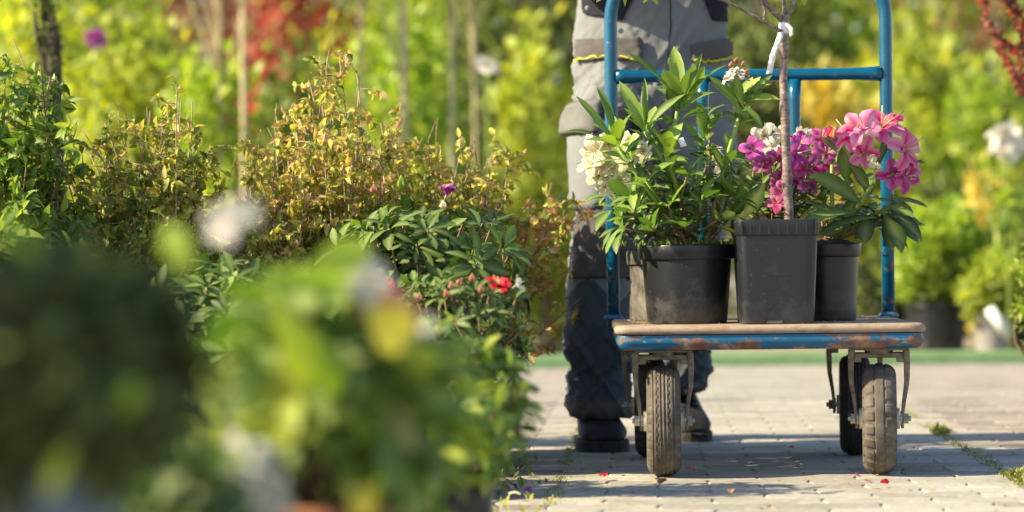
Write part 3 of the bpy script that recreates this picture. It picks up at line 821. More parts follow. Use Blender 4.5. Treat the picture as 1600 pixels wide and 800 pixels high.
# --- square pot with the young tree
base = Vector((.605, 6.0, DECK_Z + .001))
root = empty('potted_young_tree', base, 'young bare stemmed tree in tall square black pot, white ribbon tied below its fork', 'potted tree', 'potted plants on the trolley')
def sq_ring(hw, z, p=9, n=64, scallop=0):
    out = []
    for k in range(n):
        a = 2 * PI * k / n; c, s = math.cos(a), math.sin(a)
        r = hw / ((abs(c) ** p + abs(s) ** p) ** (1 / p))
        out.append((r * c, r * s, z + (scallop if k % 4 == 0 else 0)))
    return out
mb = MB(); h = .237; rings = [sq_ring(.001, .012), sq_ring(.07, .012), sq_ring(.074, .001), sq_ring(.081, .0), sq_ring(.0825, .003)]
rings += [sq_ring(.0825 + (.0915 - .0825) * t, .003 + (h - .04) * t) for t in (.2, .4, .6, .8, 1)]
rings += [sq_ring(.0935, h - .036), sq_ring(.0945, h - .034), sq_ring(.0962, h - .004, scallop=.003), sq_ring(.0958, h - .001, scallop=.003), sq_ring(.0935, h, scallop=.003), sq_ring(.0915, h - .002), sq_ring(.089, h - .06)]
n = 64; vs = [v for r_ in rings for v in r_]; fs = []
for i in range(len(rings) - 1): fs += [(i * n + k, i * n + (k + 1) % n, i * n + n + (k + 1) % n, i * n + n + k) for k in range(n)]
mb.add(vs, fs); o = mb.build('square_pot', M['pot_sq'], root); o.data.set_sharp_from_angle(angle=R(40))
for k in range(9):
    mb = MB(); mb.box((-.084 + k * .021, -.0945, h - .018), (.0035, .003, .03)); mb.build('pot_rib', M['pot_sq'], root, smooth=False, bevel=.001)
mb = MB(); mb.box((0, -.0855, .11), (.055, .005, .003)); mb.build('moulded_mark', M['pot_sq'], root, smooth=False, bevel=.001)
mb = MB(); mb.box((-.01, -.0815, .004), (.035, .004, .006)); mb.build('drain_slot', M['pot_dusty'], root, smooth=False)
soil_disc(root, .088, h - .02, .006, True)
Lc = lambda p: p - base
T = [P(1233, 350, 6.0), P(1230, 280, 6.0), P(1227, 200, 6.0), P(1224, 130, 6.0), P(1225, 60, 6.0), P(1226, 30, 6.0)]
mb = MB()
tp_ = [Lc(T[0]) + Vector((0, 0, -.06))] + [Lc(p) for p in T]
fine = []
for i in range(len(tp_) - 1):
    for k in range(5): fine.append(tp_[i].lerp(tp_[i + 1], k / 5))
fine.append(tp_[-1])
mb.tube([p + Vector((noise.noise(Vector((i * .5, 0, 0))) * .002, 0, 0)) for i, p in enumerate(fine)], [.0115 - .003 * i / len(fine) + (.0028 if i % 7 == 3 else 0) for i in range(len(fine))], 14)
mb.build('trunk', M['bark'], root)
def branch(pts, r0, r1, sub=4):
    pp = [Lc(p) for p in pts]; q = []
    for i in range(len(pp) - 1):
        for k in range(sub): q.append(pp[i].lerp(pp[i + 1], k / sub))
    q.append(pp[-1]); m_ = MB(); m_.tube([p + Vector((random.gauss(0, .0008), 0, random.gauss(0, .0008))) for p in q], [r0 + (r1 - r0) * i / (len(q) - 1) for i in range(len(q))], 9); m_.build('branch', M['bark'], root)
f0 = P(1224, 34, 6.0)
branch([f0, P(1205, 15, 5.99), P(1188, -4, 5.98), P(1150, -60, 5.97), P(1125, -150, 5.95)], .0065, .003)
branch([f0, P(1226, 10, 6.0), P(1224, -30, 6.0), P(1215, -170, 6.02)], .0055, .003)
branch([f0, P(1236, 14, 6.0), P(1244, -6, 6.0), P(1262, -80, 6.0), P(1275, -180, 6.0)], .0058, .003)
branch([P(1223, 50, 5.99), P(1195, 34, 5.98), P(1168, 20, 5.97), P(1140, 4, 5.96), P(1090, -12, 5.94), P(1035, -18, 5.92)], .0042, .0018)
branch([P(1193, 33, 5.98), P(1196, 18, 5.98), P(1190, -2, 5.98), P(1192, -60, 5.98)], .0035, .0018)
branch([P(1090, -12, 5.94), P(1020, -40, 5.9), P(955, -20, 5.9)], .002, .0012)
recs = [leaf_to(P(1254, -22, 6.0), P(1258, 11, 6.0), .022, .75), leaf_to(P(1010, -32, 5.9), P(1028, 8, 5.9), .026, .7), leaf_to(P(975, -26, 5.9), P(978, 12, 5.9), .012, .6), leaf_to(P(955, -26, 5.9), P(930, 4, 5.9), .022, .5), leaf_to(P(1040, -30, 5.9), P(1000, 3, 5.9), .02, .3)]
for _ in range(130):
    c = P(random.uniform(930, 1330), random.uniform(-230, -45), random.uniform(5.85, 6.15))
    recs.append((c, rdir() - Vector((0, 0, .5)), rdir(), random.uniform(.05, .075), .026, random.random()))
leaves(root, recs, 'tree', LEAF['fresh'], 'ovate', limit=60)
# ribbon tie
mb = MB(); c = Lc(P(1225, 44, 6.0)); mb.lathe([(.0095, -.013), (.0115, -.012), (.0122, 0), (.0115, .012), (.0095, .013)], 16, c)
strip(mb, [Lc(P(1221, 50, 5.98)), Lc(P(1216, 65, 5.97)), Lc(P(1208, 85, 5.965)), Lc(P(1202, 115, 5.96))], .015, (.94, -.2, .15))
strip(mb, [Lc(P(1229, 36, 5.985)), Lc(P(1236, 44, 5.975)), Lc(P(1237, 56, 5.97))], .01, (.8, -.3, .4))
o = mb.build('ribbon_tie', M['tag'], root); o.modifiers.new('s', 'SOLIDIFY').thickness = .0008

# --- magenta azalea behind the square pot
base = Vector((.655, 6.38, DECK_Z + .001))
root = empty('potted_azalea', base, 'azalea with magenta and faded white blooms behind the tree trunk and square pot', 'potted plant', 'potted plants on the trolley')
round_pot(root, .08, .066, .165, M['pot'])
top = base + Vector((0, 0, .16)); recs = []; br = []
for k in range(46):
    px, py = random.uniform(1158, 1300), random.uniform(225, 345)
    tp = P(px, py, random.uniform(6.28, 6.48)); pts = curve_pts(top + Vector((random.uniform(-.03, .03), random.uniform(-.03, .03), 0)), tp, .01, .01, 6); br.append((pts, .0032, .002))
    recs += whorl(tp, (tp - top).normalized() + Vector((0, -.4, .5)), 6, .055, .02, 1.1, .3, .3, .2)
recs += [leaf_to(P(1168, 200, 6.3), P(1150, 176, 6.26), .016, .3), leaf_to(P(1175, 300, 6.25), P(1150, 345, 6.2), .04, .1), leaf_to(P(1195, 285, 6.24), P(1165, 330, 6.2), .045, .12)]
leaves(root, recs, 'rhodo_dark', LEAF['rhodo_dark'], 'rhodo', limit=220)
stems_obj(root, br[:4], M['stem_brown']); stems_joined(root, br[4:], M['stem_brown'], 'inner_stems')
for (px, py, s, m_) in ((1178, 232, .032, 'violet'), (1190, 258, .026, 'magenta'), (1216, 252, .036, 'magenta'), (1240, 240, .034, 'violet'), (1262, 262, .04, 'magenta'), (1258, 285, .036, 'magenta'), (1290, 242, .036, 'magenta'), (1296, 262, .028, 'magenta'), (1218, 285, .03, 'magenta'), (1222, 300, .026, 'magenta'), (1214, 318, .026, 'pink'), (1250, 225, .03, 'violet'), (1232, 272, .03, 'magenta'), (1284, 218, .03, 'magenta')):
    flower(root, P(px, py, 6.24 + random.uniform(-.03, .03)), Vector((random.gauss(0, .5), -1, random.gauss(.15, .4))), s * 1.15, PET[m_], 5, random.uniform(.65, 1.05))
for (px, py, s) in ((1196, 212, .036), (1206, 226, .034), (1262, 218, .03), (1248, 204, .026), (1220, 205, .026), (1190, 204, .028)):
    flower(root, P(px, py, 6.27), Vector((random.gauss(0, .5), -.5, random.gauss(-.2, .5))), s, PET['white'], 4, .9)
for px, py in ((1225, 186), (1232, 194), (1275, 206), (1282, 212)): bud(root, P(px, py, 6.27), Vector((random.gauss(0, .4), -.2, 1)), .016, .005, PET['rust'])

# --- pink rhododendron in the right round pot
base = Vector((.752, 6.22, DECK_Z + .001))
root = empty('potted_rhododendron', base, 'pink flowering rhododendron with broad dark leaves in narrow black pot, rightmost on trolley', 'potted plant', 'potted plants on the trolley')
round_pot(root, .081, .068, .184, M['pot'], .034, .002)
top = base + Vector((.01, 0, .185)); recs = []; br = []
def stem_to(px, py, d, r0=.006, r1=.0048):
    tp = P(px, py, d); pts = curve_pts(top + Vector((random.uniform(-.02, .02), random.uniform(-.02, .02), 0)), tp, 0, .008, 7); br.append((pts, r0, r1)); return tp
c1 = stem_to(1362, 290, 6.12); c2 = stem_to(1300, 255, 6.2); c3 = stem_to(1385, 325, 6.2)
for (x0, y0, x1, y1, W_, va, n_, dd) in (
 (1322, 285, 1322, 230, .038, .55, (0, -1, .1), -.02), (1348, 320, 1284, 270, .044, .5, (-.2, -.8, .6), -.06), (1335, 330, 1262, 335, .04, .62, (0, -.6, .8), -.08),
 (1372, 340, 1285, 342, .034, .2, (0, -.4, 1), -.06), (1358, 300, 1340, 262, .03, .2, (.5, -.8, .1), -.02), (1372, 258, 1438, 242, .024, .35, (-.1, -.5, .9), -.05),
 (1390, 310, 1446, 312, .026, .25, (.1, -.4, 1), -.03), (1385, 320, 1425, 328, .034, .6, (.1, -.7, .7), -.05), (1385, 325, 1446, 358, .036, .2, (.3, -.6, .8), -.04),
 (1378, 330, 1418, 378, .044, .18, (.4, -.8, .5), -.07), (1385, 335, 1436, 368, .036, .3, (.3, -.6, .7), -.02), (1380, 340, 1400, 382, .034, .15, (.3, -1, .2), -.01),
 (1350, 330, 1355, 372, .036, .15, (0, -1, .3), -.03), (1402, 285, 1430, 270, .022, .4, (0, -.6, .8), .0), (1390, 300, 1422, 345, .036, .35, (.2, -.7, .6), .02),
 (1365, 270, 1398, 198, .02, .25, (.5, -.8, .2), .04), (1310, 330, 1272, 318, .028, .4, (0, -.6, .8), 0), (1330, 350, 1290, 362, .03, .2, (0, -.7, .6), .02), (1300, 258, 1330, 225, .02, .5, (0, -.7, .7), 0),
 (1310, 240, 1290, 215, .018, .5, (0, -.7, .7), .02), (1402, 340, 1440, 345, .026, .5, (.1, -.6, .9), .03), (1345, 300, 1320, 345, .036, .15, (-.2, -1, .3), .02)):
    recs.append(leaf_to(P(x0, y0, 6.16 + dd * .3), P(x1 + (x1 - x0) * .08, y1 + (y1 - y0) * .08, 6.13 + dd), W_ * 1.22, va, n_))
for (tp, ax, k) in ((c1, Vector((.1, -.5, 1)), 4), (c2, Vector((-.2, -.3, 1)), 6), (c3, Vector((.6, 0, .7)), 4)):
    recs += whorl(tp + Vector((0, .03, -.02)), ax, k, .1, .034, 1.25, .25, .3, .2)
for _ in range(6):
    tp = stem_to(random.uniform(1275, 1390), random.uniform(290, 350), random.uniform(6.2, 6.32), .004, .003); recs += whorl(tp, Vector((random.gauss(0, .5), -.2, .8)), 7, .085, .03, 1.2, .3, .3, .2)
leaves(root, recs, 'rhodo_broad', LEAF['rhodo_dark'], 'rhodo', .3, .35, .02, 7, 200)
stems_obj(root, br[:3], M['stem_green']); stems_obj(root, br[3:], M['stem_brown'])
for (px, py, s, m_, ax) in ((1345, 205, .046, 'pink', (-.4, -.8, .5)), (1376, 202, .05, 'pink', (.2, -.7, .7)), (1332, 215, .036, 'pink', (-.7, -.6, .3)), (1410, 235, .046, 'pink', (.7, -.7, .1)), 
                             (1350, 238, .034, 'pink', (-.1, -1, -.3)), (1395, 272, .036, 'magenta', (.0, -1, -.2)), (1412, 276, .034, 'magenta', (.5, -.9, -.2)), (1418, 262, .03, 'pink', (.7, -.7, .0))):
    flower(root, P(px, py, 6.1 + random.uniform(-.03, .03)), Vector(ax), s * 1.25, PET[m_], 5, random.uniform(.65, 1.0))
bud(root, P(1308, 218, 6.15), Vector((-.1, -.2, 1)), .034, .013, PET['rust']); bud(root, P(1302, 214, 6.16), Vector((-.4, -.1, 1)), .028, .01, PET['red'])
for k in range(8): bud(root, P(1362 + random.gauss(0, 6), 258 + random.gauss(0, 6), 6.07), Vector((random.gauss(0, .4), -.4, 1)), .02, .006, PET['cream'], 'bud_scale')

# ================================================================== PERSON
def fabric(name, c, v=.06):
    m = mottled(name, [(.3, tuple(x * (1 - v) for x in c)), (.7, tuple(x * (1 + v) for x in c))], 55, .9, .12, .001, 8, spec=.15)
    return m
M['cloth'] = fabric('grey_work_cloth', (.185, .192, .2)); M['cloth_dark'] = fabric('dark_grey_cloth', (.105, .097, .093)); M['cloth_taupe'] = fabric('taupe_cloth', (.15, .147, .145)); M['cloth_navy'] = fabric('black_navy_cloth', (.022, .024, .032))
M['cloth_mid'] = fabric('shirt_and_shin_shade_cloth', (.075, .085, .108)); M['yellow'] = fabric('yellow_piping', (.6, .55, .03)); M['skin'] = fabric('skin', (.5, .28, .2), .05)  # charcoal tone: shirt cloth, also painted shade on the lower trouser legs
M['boot'] = mottled('black_boot', [(.3, (.008, .008, .009)), (.7, (.03, .028, .027))], 40, .6, .5, .004); M['sole'] = mottled('boot_sole', [(.3, (.012, .012, .012)), (.7, (.05, .045, .04))], 30, .8, .3)
M['hair'] = fabric('dark_hair', (.05, .03, .02)); M['snap'] = mottled('snap_metal', [(.3, (.1, .13, .16)), (.7, (.2, .24, .28))], 30, .3, 0)
person = empty('person', (.36, 6.98, 0), 'person in grey work trousers with yellow piping and black boots pushing the trolley', 'person')
PB = Vector(person.location)
def SX(px, d): return (px - 800) * d / FPX
# trousers: two leg tubes and a hip tube, joined by voxel remeshing
def ell_tube(mb, secs, n=28):
    vs = []; fs = []
    for (x, y, z, rx, ry) in secs:
        for k in range(n):
            a = 2 * PI * k / n; vs.append((x + rx * math.cos(a), y + ry * math.sin(a), z))
    for i in range(len(secs) - 1): fs += [(i * n + k, i * n + (k + 1) % n, i * n + n + (k + 1) % n, i * n + n + k) for k in range(n)]
    fs += [tuple(range(n - 1, -1, -1)), tuple((len(secs) - 1) * n + k for k in range(n))]
    mb.add(vs, fs)
def interp(secs, m_=5):
    out = []
    for a, b in zip(secs, secs[1:]):
        for k in range(m_):
            t = k / m_; t2 = t * t * (3 - 2 * t); out.append(tuple(a[i] + (b[i] - a[i]) * (t if i == 2 else t2) for i in range(5)))
    return out + [secs[-1]]
left = [(.228, 6.875, .082, .082, .088), (.228, 6.88, .105, .09, .1), (.228, 6.89, .14, .084, .095), (.232, 6.89, .195, .074, .085), (.226, 6.885, .26, .085, .09), (.223, 6.88, .34, .088, .095), (.228, 6.87, .43, .087, .096), (.24, 6.865, .52, .086, .1), (.26, 6.89, .66, .1, .11), (.275, 6.93, .8, .116, .125), (.29, 6.96, .92, .122, .135), (.31, 6.98, 1.02, .115, .135)]
right = [(.452, 7.2, .135, .062, .085), (.455, 7.2, .16, .072, .09), (.462, 7.185, .21, .074, .085), (.47, 7.14, .3, .078, .09), (.472, 7.08, .42, .082, .095), (.474, 7.02, .52, .086, .1), (.478, 6.99, .66, .1, .11), (.482, 6.98, .8, .114, .125), (.475, 6.98, .92, .122, .135), (.455, 6.99, 1.02, .115, .135)]
hips = [(.385, 6.975, .86, .14, .11), (.383, 6.98, .93, .198, .135), (.382, 6.985, 1.0, .213, .142), (.382, 6.99, 1.1, .21, .142), (.382, 6.99, 1.2, .2, .135)]
mb = MB(); ell_tube(mb, interp(left)); ell_tube(mb, interp(right)); ell_tube(mb, interp(hips))
tmp = mb.build('tmp_trousers', M['cloth'])
rm = tmp.modifiers.new('r', 'REMESH'); rm.mode = 'VOXEL'; rm.voxel_size = .0068
sm = tmp.modifiers.new('s', 'SMOOTH'); sm.factor = .5; sm.iterations = 6
dg = bpy.context.evaluated_depsgraph_get(); me = bpy.data.meshes.new_from_object(tmp.evaluated_get(dg)); bpy.data.objects.remove(tmp)
me.name = 'trousers'
nv = len(me.vertices); co = np.empty(nv * 3, np.float32); me.vertices.foreach_get('co', co); co = co.reshape(-1, 3)
no = np.empty(nv * 3, np.float32); me.vertices.foreach_get('normal', no); no = no.reshape(-1, 3)
disp = np.zeros(nv)
for i in range(nv):
    x, y, z = co[i]; q = Vector((x, y, z))
    leg = 1 if x < .36 else -1
    # slanted folds, stronger at knee, crotch and above the boot
    k = .35 + 1.5 * math.exp(-((z - .2) / .09) ** 2) + .9 * math.exp(-((z - .56) / .1) ** 2) + .75 * math.exp(-((z - .93) / .13) ** 2)
    wv = noise.noise(Vector((x * 6 + leg * 3, y * 5, z * 15 + leg * x * 22)))
    wv2 = noise.noise(Vector((x * 10 + 5, y * 8, z * 27 - leg * x * 30 + 9)))
    ridge = max(0, 1 - abs(wv) * 3.4); r2 = max(0, 1 - abs(wv2) * 3.6) ** 1.5
    wv3 = noise.noise(Vector((x * 16 + 2, y * 14, z * 44 + leg * x * 60 - 4))); r3 = max(0, 1 - abs(wv3) * 3.4) ** 1.5
    disp[i] = k * (.009 * ridge + .0055 * r2 + .003 * r3 * (1 if x < .36 else .6)) - .004 + .01 * noise.noise(q * 6)
co2 = co + no * disp[:, None] - np.array(tuple(PB)); me.vertices.foreach_set('co', co2.astype(np.float32).ravel())
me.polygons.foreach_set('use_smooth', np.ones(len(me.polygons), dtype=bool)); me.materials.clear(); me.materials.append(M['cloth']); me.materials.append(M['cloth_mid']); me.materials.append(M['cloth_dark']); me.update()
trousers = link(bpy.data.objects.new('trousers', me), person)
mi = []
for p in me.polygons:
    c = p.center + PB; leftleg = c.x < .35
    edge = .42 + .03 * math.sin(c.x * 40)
    mi.append(2 if c.z < .135 else 1 if (leftleg and .135 < c.z < edge) or (not leftleg and c.z < .46) else 0)  # shade on the shins and cuffs is put into the cloth colour
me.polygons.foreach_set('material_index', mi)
bvh = BVHTree.FromPolygons([Vector(v) for v in co2.tolist()], [tuple(p.vertices) for p in me.polygons])
def patch(name, poly, mat, thick=.004, d=6.9, nx=16, side=False, label=None, parent=None):
    """a cloth panel laid on the trousers; poly = four pixel corners (tl, tr, br, bl), bilinear"""
    vs = []; ok = []
    for j in range(nx + 1):
        for i in range(nx + 1):
            u, v = i / nx, j / nx
            a = Vector(poly[0]).lerp(Vector(poly[1]), u); b = Vector(poly[3]).lerp(Vector(poly[2]), u); q = a.lerp(b, v)
            tgt = P(q.x, q.y, d) - PB; o_ = Vector((0, 0, CAM_H)) - PB; dr = (tgt - o_).normalized()
            hit = bvh.ray_cast(o_, dr)
            vs.append((hit[0] + hit[1] * thick) if hit[0] is not None else None)
    fs = []; n1 = nx + 1
    for j in range(nx):
        for i in range(nx):
            f = (j * n1 + i, j * n1 + i + 1, j * n1 + n1 + i + 1, j * n1 + n1 + i)
            pts = [vs[k] for k in f]
            if all(p is not None for p in pts) and max(p.y for p in pts) - min(p.y for p in pts) < .06: fs.append(f)
    m_ = MB(); m_.add([v if v is not None else Vector((0, 0, 0)) for v in vs], fs)
    o = m_.build(name, mat, parent or trousers); bm = bmesh.new(); bm.from_mesh(o.data); bmesh.ops.delete(bm, geom=[v for v in bm.verts if not v.link_faces], context='VERTS'); bm.to_mesh(o.data); bm.free()
    sd_ = o.modifiers.new('solid', 'SOLIDIFY'); sd_.thickness = thick + .003; sd_.offset = -1
    return o
def piping(name, pix, mat, r=.003, d=6.9, lift=.011):
    pts = []
    for a, b in zip(pix, pix[1:]):
        for k in range(8):
            q = Vector(a).lerp(Vector(b), k / 8); o_ = Vector((0, 0, CAM_H)) - PB; hit = bvh.ray_cast(o_, (P(q.x, q.y, d) - PB - o_).normalized())
            if hit[0] is not None: pts.append(hit[0] + hit[1] * lift)
    if len(pts) > 2: m_ = MB(); m_.tube(pts, r, 6); m_.build(name, mat, trousers)
def wrap_patch(name, secs, a0, a1, z0, z1, mat, thick, nu=16, nv_=14, flare=0.):
    vs = []; fs = []
    for j in range(nv_ + 1):
        z = z0 + (z1 - z0) * j / nv_; k = max(i for i in range(len(secs)) if secs[i][2] <= z + 1e-6); k = min(k, len(secs) - 2); t = (z - secs[k][2]) / (secs[k + 1][2] - secs[k][2])
        ax = Vector((secs[k][0] + (secs[k + 1][0] - secs[k][0]) * t, secs[k][1] + (secs[k + 1][1] - secs[k][1]) * t, z)) - PB
        for i in range(nu + 1):
            a = R(a0 + (a1 - a0) * i / nu); dr = Vector((math.cos(a), math.sin(a), 0)); hit = bvh.ray_cast(ax + dr * .3, -dr)
            r_ = (hit[0] - ax).to_2d().length if hit[0] is not None else .1
            edge = min(1, min(i, nu - i) / 1.5, (min(j, nv_ - j) + .0) / 1.5)
            vs.append(ax + dr * (r_ + .002 + thick * (.35 + .65 * edge) + flare * (1 - j / nv_)))
    for j in range(nv_):
        for i in range(nu): b = j * (nu + 1) + i; fs.append((b, b + 1, b + nu + 2, b + nu + 1))
    m_ = MB(); m_.add(vs, fs); o = m_.build(name, mat, trousers); sd_ = o.modifiers.new('solid', 'SOLIDIFY'); sd_.thickness = thick * .6 + .004; sd_.offset = -1; return o
# holster pockets with yellow piping, dark upper pockets, cargo pocket, knee patch
patch('hip_pocket', [(905, 62), (1000, 60), (1004, 96), (903, 94)], M['cloth_dark'], .005)
piping('pocket_piping', [(903, 94), (925, 90), (950, 90), (1000, 97)], M['yellow'])
patch('hip_pocket', [(1080, 70), (1147, 58), (1147, 88), (1080, 97)], M['cloth_dark'], .005)
piping('pocket_piping', [(1084, 97), (1105, 97), (1130, 92), (1147, 86)], M['yellow'])
patch('front_pocket', [(912, -10), (995, -14), (972, 32), (914, 22)], M['cloth_navy'], .003)
patch('front_pocket', [(1094, -14), (1148, -12), (1146, 36), (1112, 32)], M['cloth_navy'], .003)
wrap_patch('cargo_pocket', left, 150, 258, .63, .87, M['cloth'], .012)
wrap_patch('cargo_flap', left, 146, 250, .83, .92, M['cloth_taupe'], .022, flare=.012)
wrap_patch('cargo_pocket', left, 262, 318, .66, .9, M['cloth_navy'], .006)  # navy pocket; the dark panel also paints in the pocket's shadow
wrap_patch('cargo_pocket', right, -78, 30, .63, .87, M['cloth'], .012)
wrap_patch('knee_patch', left, 212, 330, .45, .64, M['cloth_dark'], .003)
wrap_patch('knee_patch', right, 212, 330, .45, .64, M['cloth_dark'], .003)
patch('knee_pad_pocket', [(1000, 136), (1050, 132), (1052, 240), (1000, 240)], M['cloth'], .006)
piping('fly_seam', [(1047, -10), (1048, 40), (1044, 80), (1040, 112)], M['cloth_navy'], .0013, lift=.0015)
piping('side_seam', [(899, 190), (897, 260), (905, 345), (892, 400), (890, 440)], M['cloth_dark'], .0013, lift=.0015)
mb = MB(); q = P(918, 13, 6.845) - PB; mb.lathe([(.001, .004), (.006, .004), (.0075, 0)], 14, (0, 0, 0)); o = mb.build('snap_button', M['snap'], trousers); o.location = q; o.rotation_euler = (R(90), 0, R(-20))
# boots
def boot(cx, cy, z0, yaw, pitch, length=.29, hw=.056):
    mb = MB(); secs = []; n = 20; vs = []; fs = []
    prof = [(-.5, .55, .045), (-.46, .82, .06), (-.36, 1.0, .078), (-.2, 1.03, .088), (-.05, .95, .105), (.1, .88, .13), (.25, .86, .15), (.38, .8, .155), (.46, .6, .15), (.5, .3, .14)]
    for (t, w_, h_) in prof:
        for k in range(n):
            a = 2 * PI * k / n; c, s = math.cos(a), math.sin(a)
            x = hw * w_ * math.copysign(abs(c) ** .8, c) * (1 - .25 * max(0, s)); z = .025 + (h_ - .025) * (.5 + .5 * math.copysign(abs(s) ** .75, s))
            vs.append((x, t * length, z + .003 * noise.noise(Vector((x * 40, t * 9, z * 50)))))
    for i in range(len(prof) - 1): fs += [(i * n + k, i * n + (k + 1) % n, i * n + n + (k + 1) % n, i * n + n + k) for k in range(n)]
    fs += [tuple(range(n - 1, -1, -1)), tuple((len(prof) - 1) * n + k for k in range(n))]
    mb.add(vs, fs); b = mb.build('boot', M['boot'], person); b.location = Vector((cx, cy, z0)) - PB; b.rotation_euler = (pitch, 0, yaw)
    ms = MB(); out = []
    for (t, w_) in [(-.52, .3), (-.5, .65), (-.44, .92), (-.33, 1.1), (-.18, 1.12), (0, .98), (.2, .9), (.4, .92), (.5, .6), (.52, .3)]: out.append((hw * w_, t * length))
    ring = [(x, y) for x, y in out] + [(-x, y) for x, y in reversed(out)]; n2 = len(ring)
    ms.add([(x, y, z) for z in (0, .03) for x, y in ring], [tuple(range(n2)), tuple(n2 + k for k in range(n2))] + [(k, (k + 1) % n2, n2 + (k + 1) % n2, n2 + k) for k in range(n2)])
    ms.build('sole', M['sole'], b, smooth=False, bevel=.004)
    ml = MB()
    for k in range(4): ml.tube([(-.022, (-.14 + .05 * k) * length * 2 + .03, .092 + .012 * k), (0, (-.145 + .05 * k) * length * 2 + .03, .1 + .012 * k), (.022, (-.14 + .05 * k) * length * 2 + .03, .092 + .012 * k)], .003, 5)
    ml.build('laces', M['cloth_navy'], b)
boot(.226, 6.885, 0, R(4), 0, .29, .062)
boot(.478, 7.2, .004, R(6), R(3), .28, .05)
# upper body above the frame: one continuous body, arms reaching to the handle, hands closed round it
def skin_mesh(name, verts, edges, mat, parent, root_i=0, sub=2):
    me_ = bpy.data.meshes.new(name); me_.from_pydata([Vector(v[0]) - PB for v in verts], edges, []); o = bpy.data.objects.new(name, me_); link(o, parent)
    md = o.modifiers.new('skin', 'SKIN'); md.use_smooth_shade = True
    for i, v in enumerate(verts): r = v[1]; me_.skin_vertices[0].data[i].radius = r if hasattr(r, '__len__') else (r, r)
    me_.skin_vertices[0].data[root_i].use_root = True
    s = o.modifiers.new('sub', 'SUBSURF'); s.levels = s.render_levels = sub
    me_.materials.append(mat); return o
hz = 1.3; hy = TC.y + HY
V = [((.382, 6.99, 1.02), (.15, .1)), ((.382, 6.98, 1.2), (.14, .1)), ((.382, 6.96, 1.38), (.16, .11)), ((.385, 6.95, 1.5), (.1, .085)), ((.388, 6.94, 1.56), .055), ((.39, 6.92, 1.63), .06), ((.39, 6.9, 1.7), (.075, .09)), ((.39, 6.9, 1.77), (.07, .085)), ((.39, 6.91, 1.81), .04)]
E = [(i, i + 1) for i in range(8)]
for s, hx in ((-1, .46), (1, .74)):
    b = len(V); sh = Vector((.382 + s * .18, 6.95, 1.47)); hd = Vector((hx, hy + .03, hz + .012)); el = Vector((.382 + s * .24, 6.86, 1.25)) if s < 0 else Vector((.72, 6.84, 1.26))
    V += [(tuple(sh), .06), (tuple(sh.lerp(el, .5)), .048), (tuple(el), .042), (tuple(el.lerp(hd, .5)), .038), (tuple(el.lerp(hd, .88)), .027), (tuple(hd), (.036, .018))]
    E += [(2, b), (b, b + 1), (b + 1, b + 2), (b + 2, b + 3), (b + 3, b + 4), (b + 4, b + 5)]
    for k in range(4):
        fx = hx + (k - 1.5) * .019; c = len(V)
        V += [((fx, hy + .0, hz + .028), .0095), ((fx, hy - .024, hz + .012), .009), ((fx, hy - .02, hz - .014), .0085), ((fx, hy - .002, hz - .024 + .003 * k), .008)]
        E += [(b + 5, c), (c, c + 1), (c + 1, c + 2), (c + 2, c + 3)]
    c = len(V); V += [((hx - s * .035, hy + .025, hz - .012), .011), ((hx - s * .03, hy + .0, hz - .026), .01)]; E += [(b + 5, c), (c, c + 1)]
skin_mesh('body', V, E, M['skin'], person)
Vj = [((.382, 6.99, 1.17), (.205, .145)), ((.382, 6.98, 1.25), (.2, .14)), ((.382, 6.96, 1.38), (.19, .13)), ((.384, 6.95, 1.49), (.14, .11)), ((.386, 6.945, 1.54), .075)]
Ej = [(i, i + 1) for i in range(4)]
for s, hx in ((-1, .46), (1, .74)):
    b = len(Vj); sh = Vector((.382 + s * .2, 6.95, 1.46)); hd = Vector((hx, hy + .03, hz + .012)); el = Vector((.382 + s * .24, 6.86, 1.25)) if s < 0 else Vector((.72, 6.84, 1.26))
    Vj += [(tuple(sh), .075), (tuple(sh.lerp(el, .5)), .062), (tuple(el), .055), (tuple(el.lerp(hd, .55)), .046)]; Ej += [(2, b), (b, b + 1), (b + 1, b + 2), (b + 2, b + 3)]
skin_mesh('work_shirt', Vj, Ej, M['cloth_mid'], person)
mb = MB(); mb.lathe([(.001, .105), (.04, .1), (.07, .075), (.085, .03), (.088, -.01), (.08, -.05)], 24); o = mb.build('hair', M['hair'], person); o.location = Vector((.39, 6.93, 1.745)) - PB; o.scale = (.95, 1.12, 1)
fc = Vector((.39, 6.9, 1.7)) - PB
mb = MB(); mb.tube([fc + Vector((0, -.085, .03)), fc + Vector((0, -.105, -.005)), fc + Vector((0, -.09, -.018))], [.008, .014, .008], 8); mb.build('nose', M['skin'], person)
for s in (-1, 1):
    mb = MB(); mb.lathe([(.001, -.012), (.009, -.009), (.013, 0), (.009, .009), (.001, .012)], 14); o = mb.build('eye', M['tag'], person); o.location = fc + Vector((s * .032, -.078, .028))
    mb = MB(); mb.lathe([(.001, -.012), (.016, -.006), (.018, .006), (.001, .01)], 14, axis='X'); o = mb.build('ear', M['skin'], person); o.location = fc + Vector((s * .078, .01, .01)); o.scale = (1, .8, 1.6)
mb = MB(); mb.tube([fc + Vector((-.024, -.082, -.045)), fc + Vector((0, -.088, -.047)), fc + Vector((.024, -.082, -.045))], .005, 6); mb.build('mouth', M['stem_pink'], person)

# ================================================================== BED OF PLANTS ON THE LEFT (in focus)
def plain_pot(root, r, h, mat):
    round_pot(root, r, r * .8, h, mat, .03, .015)

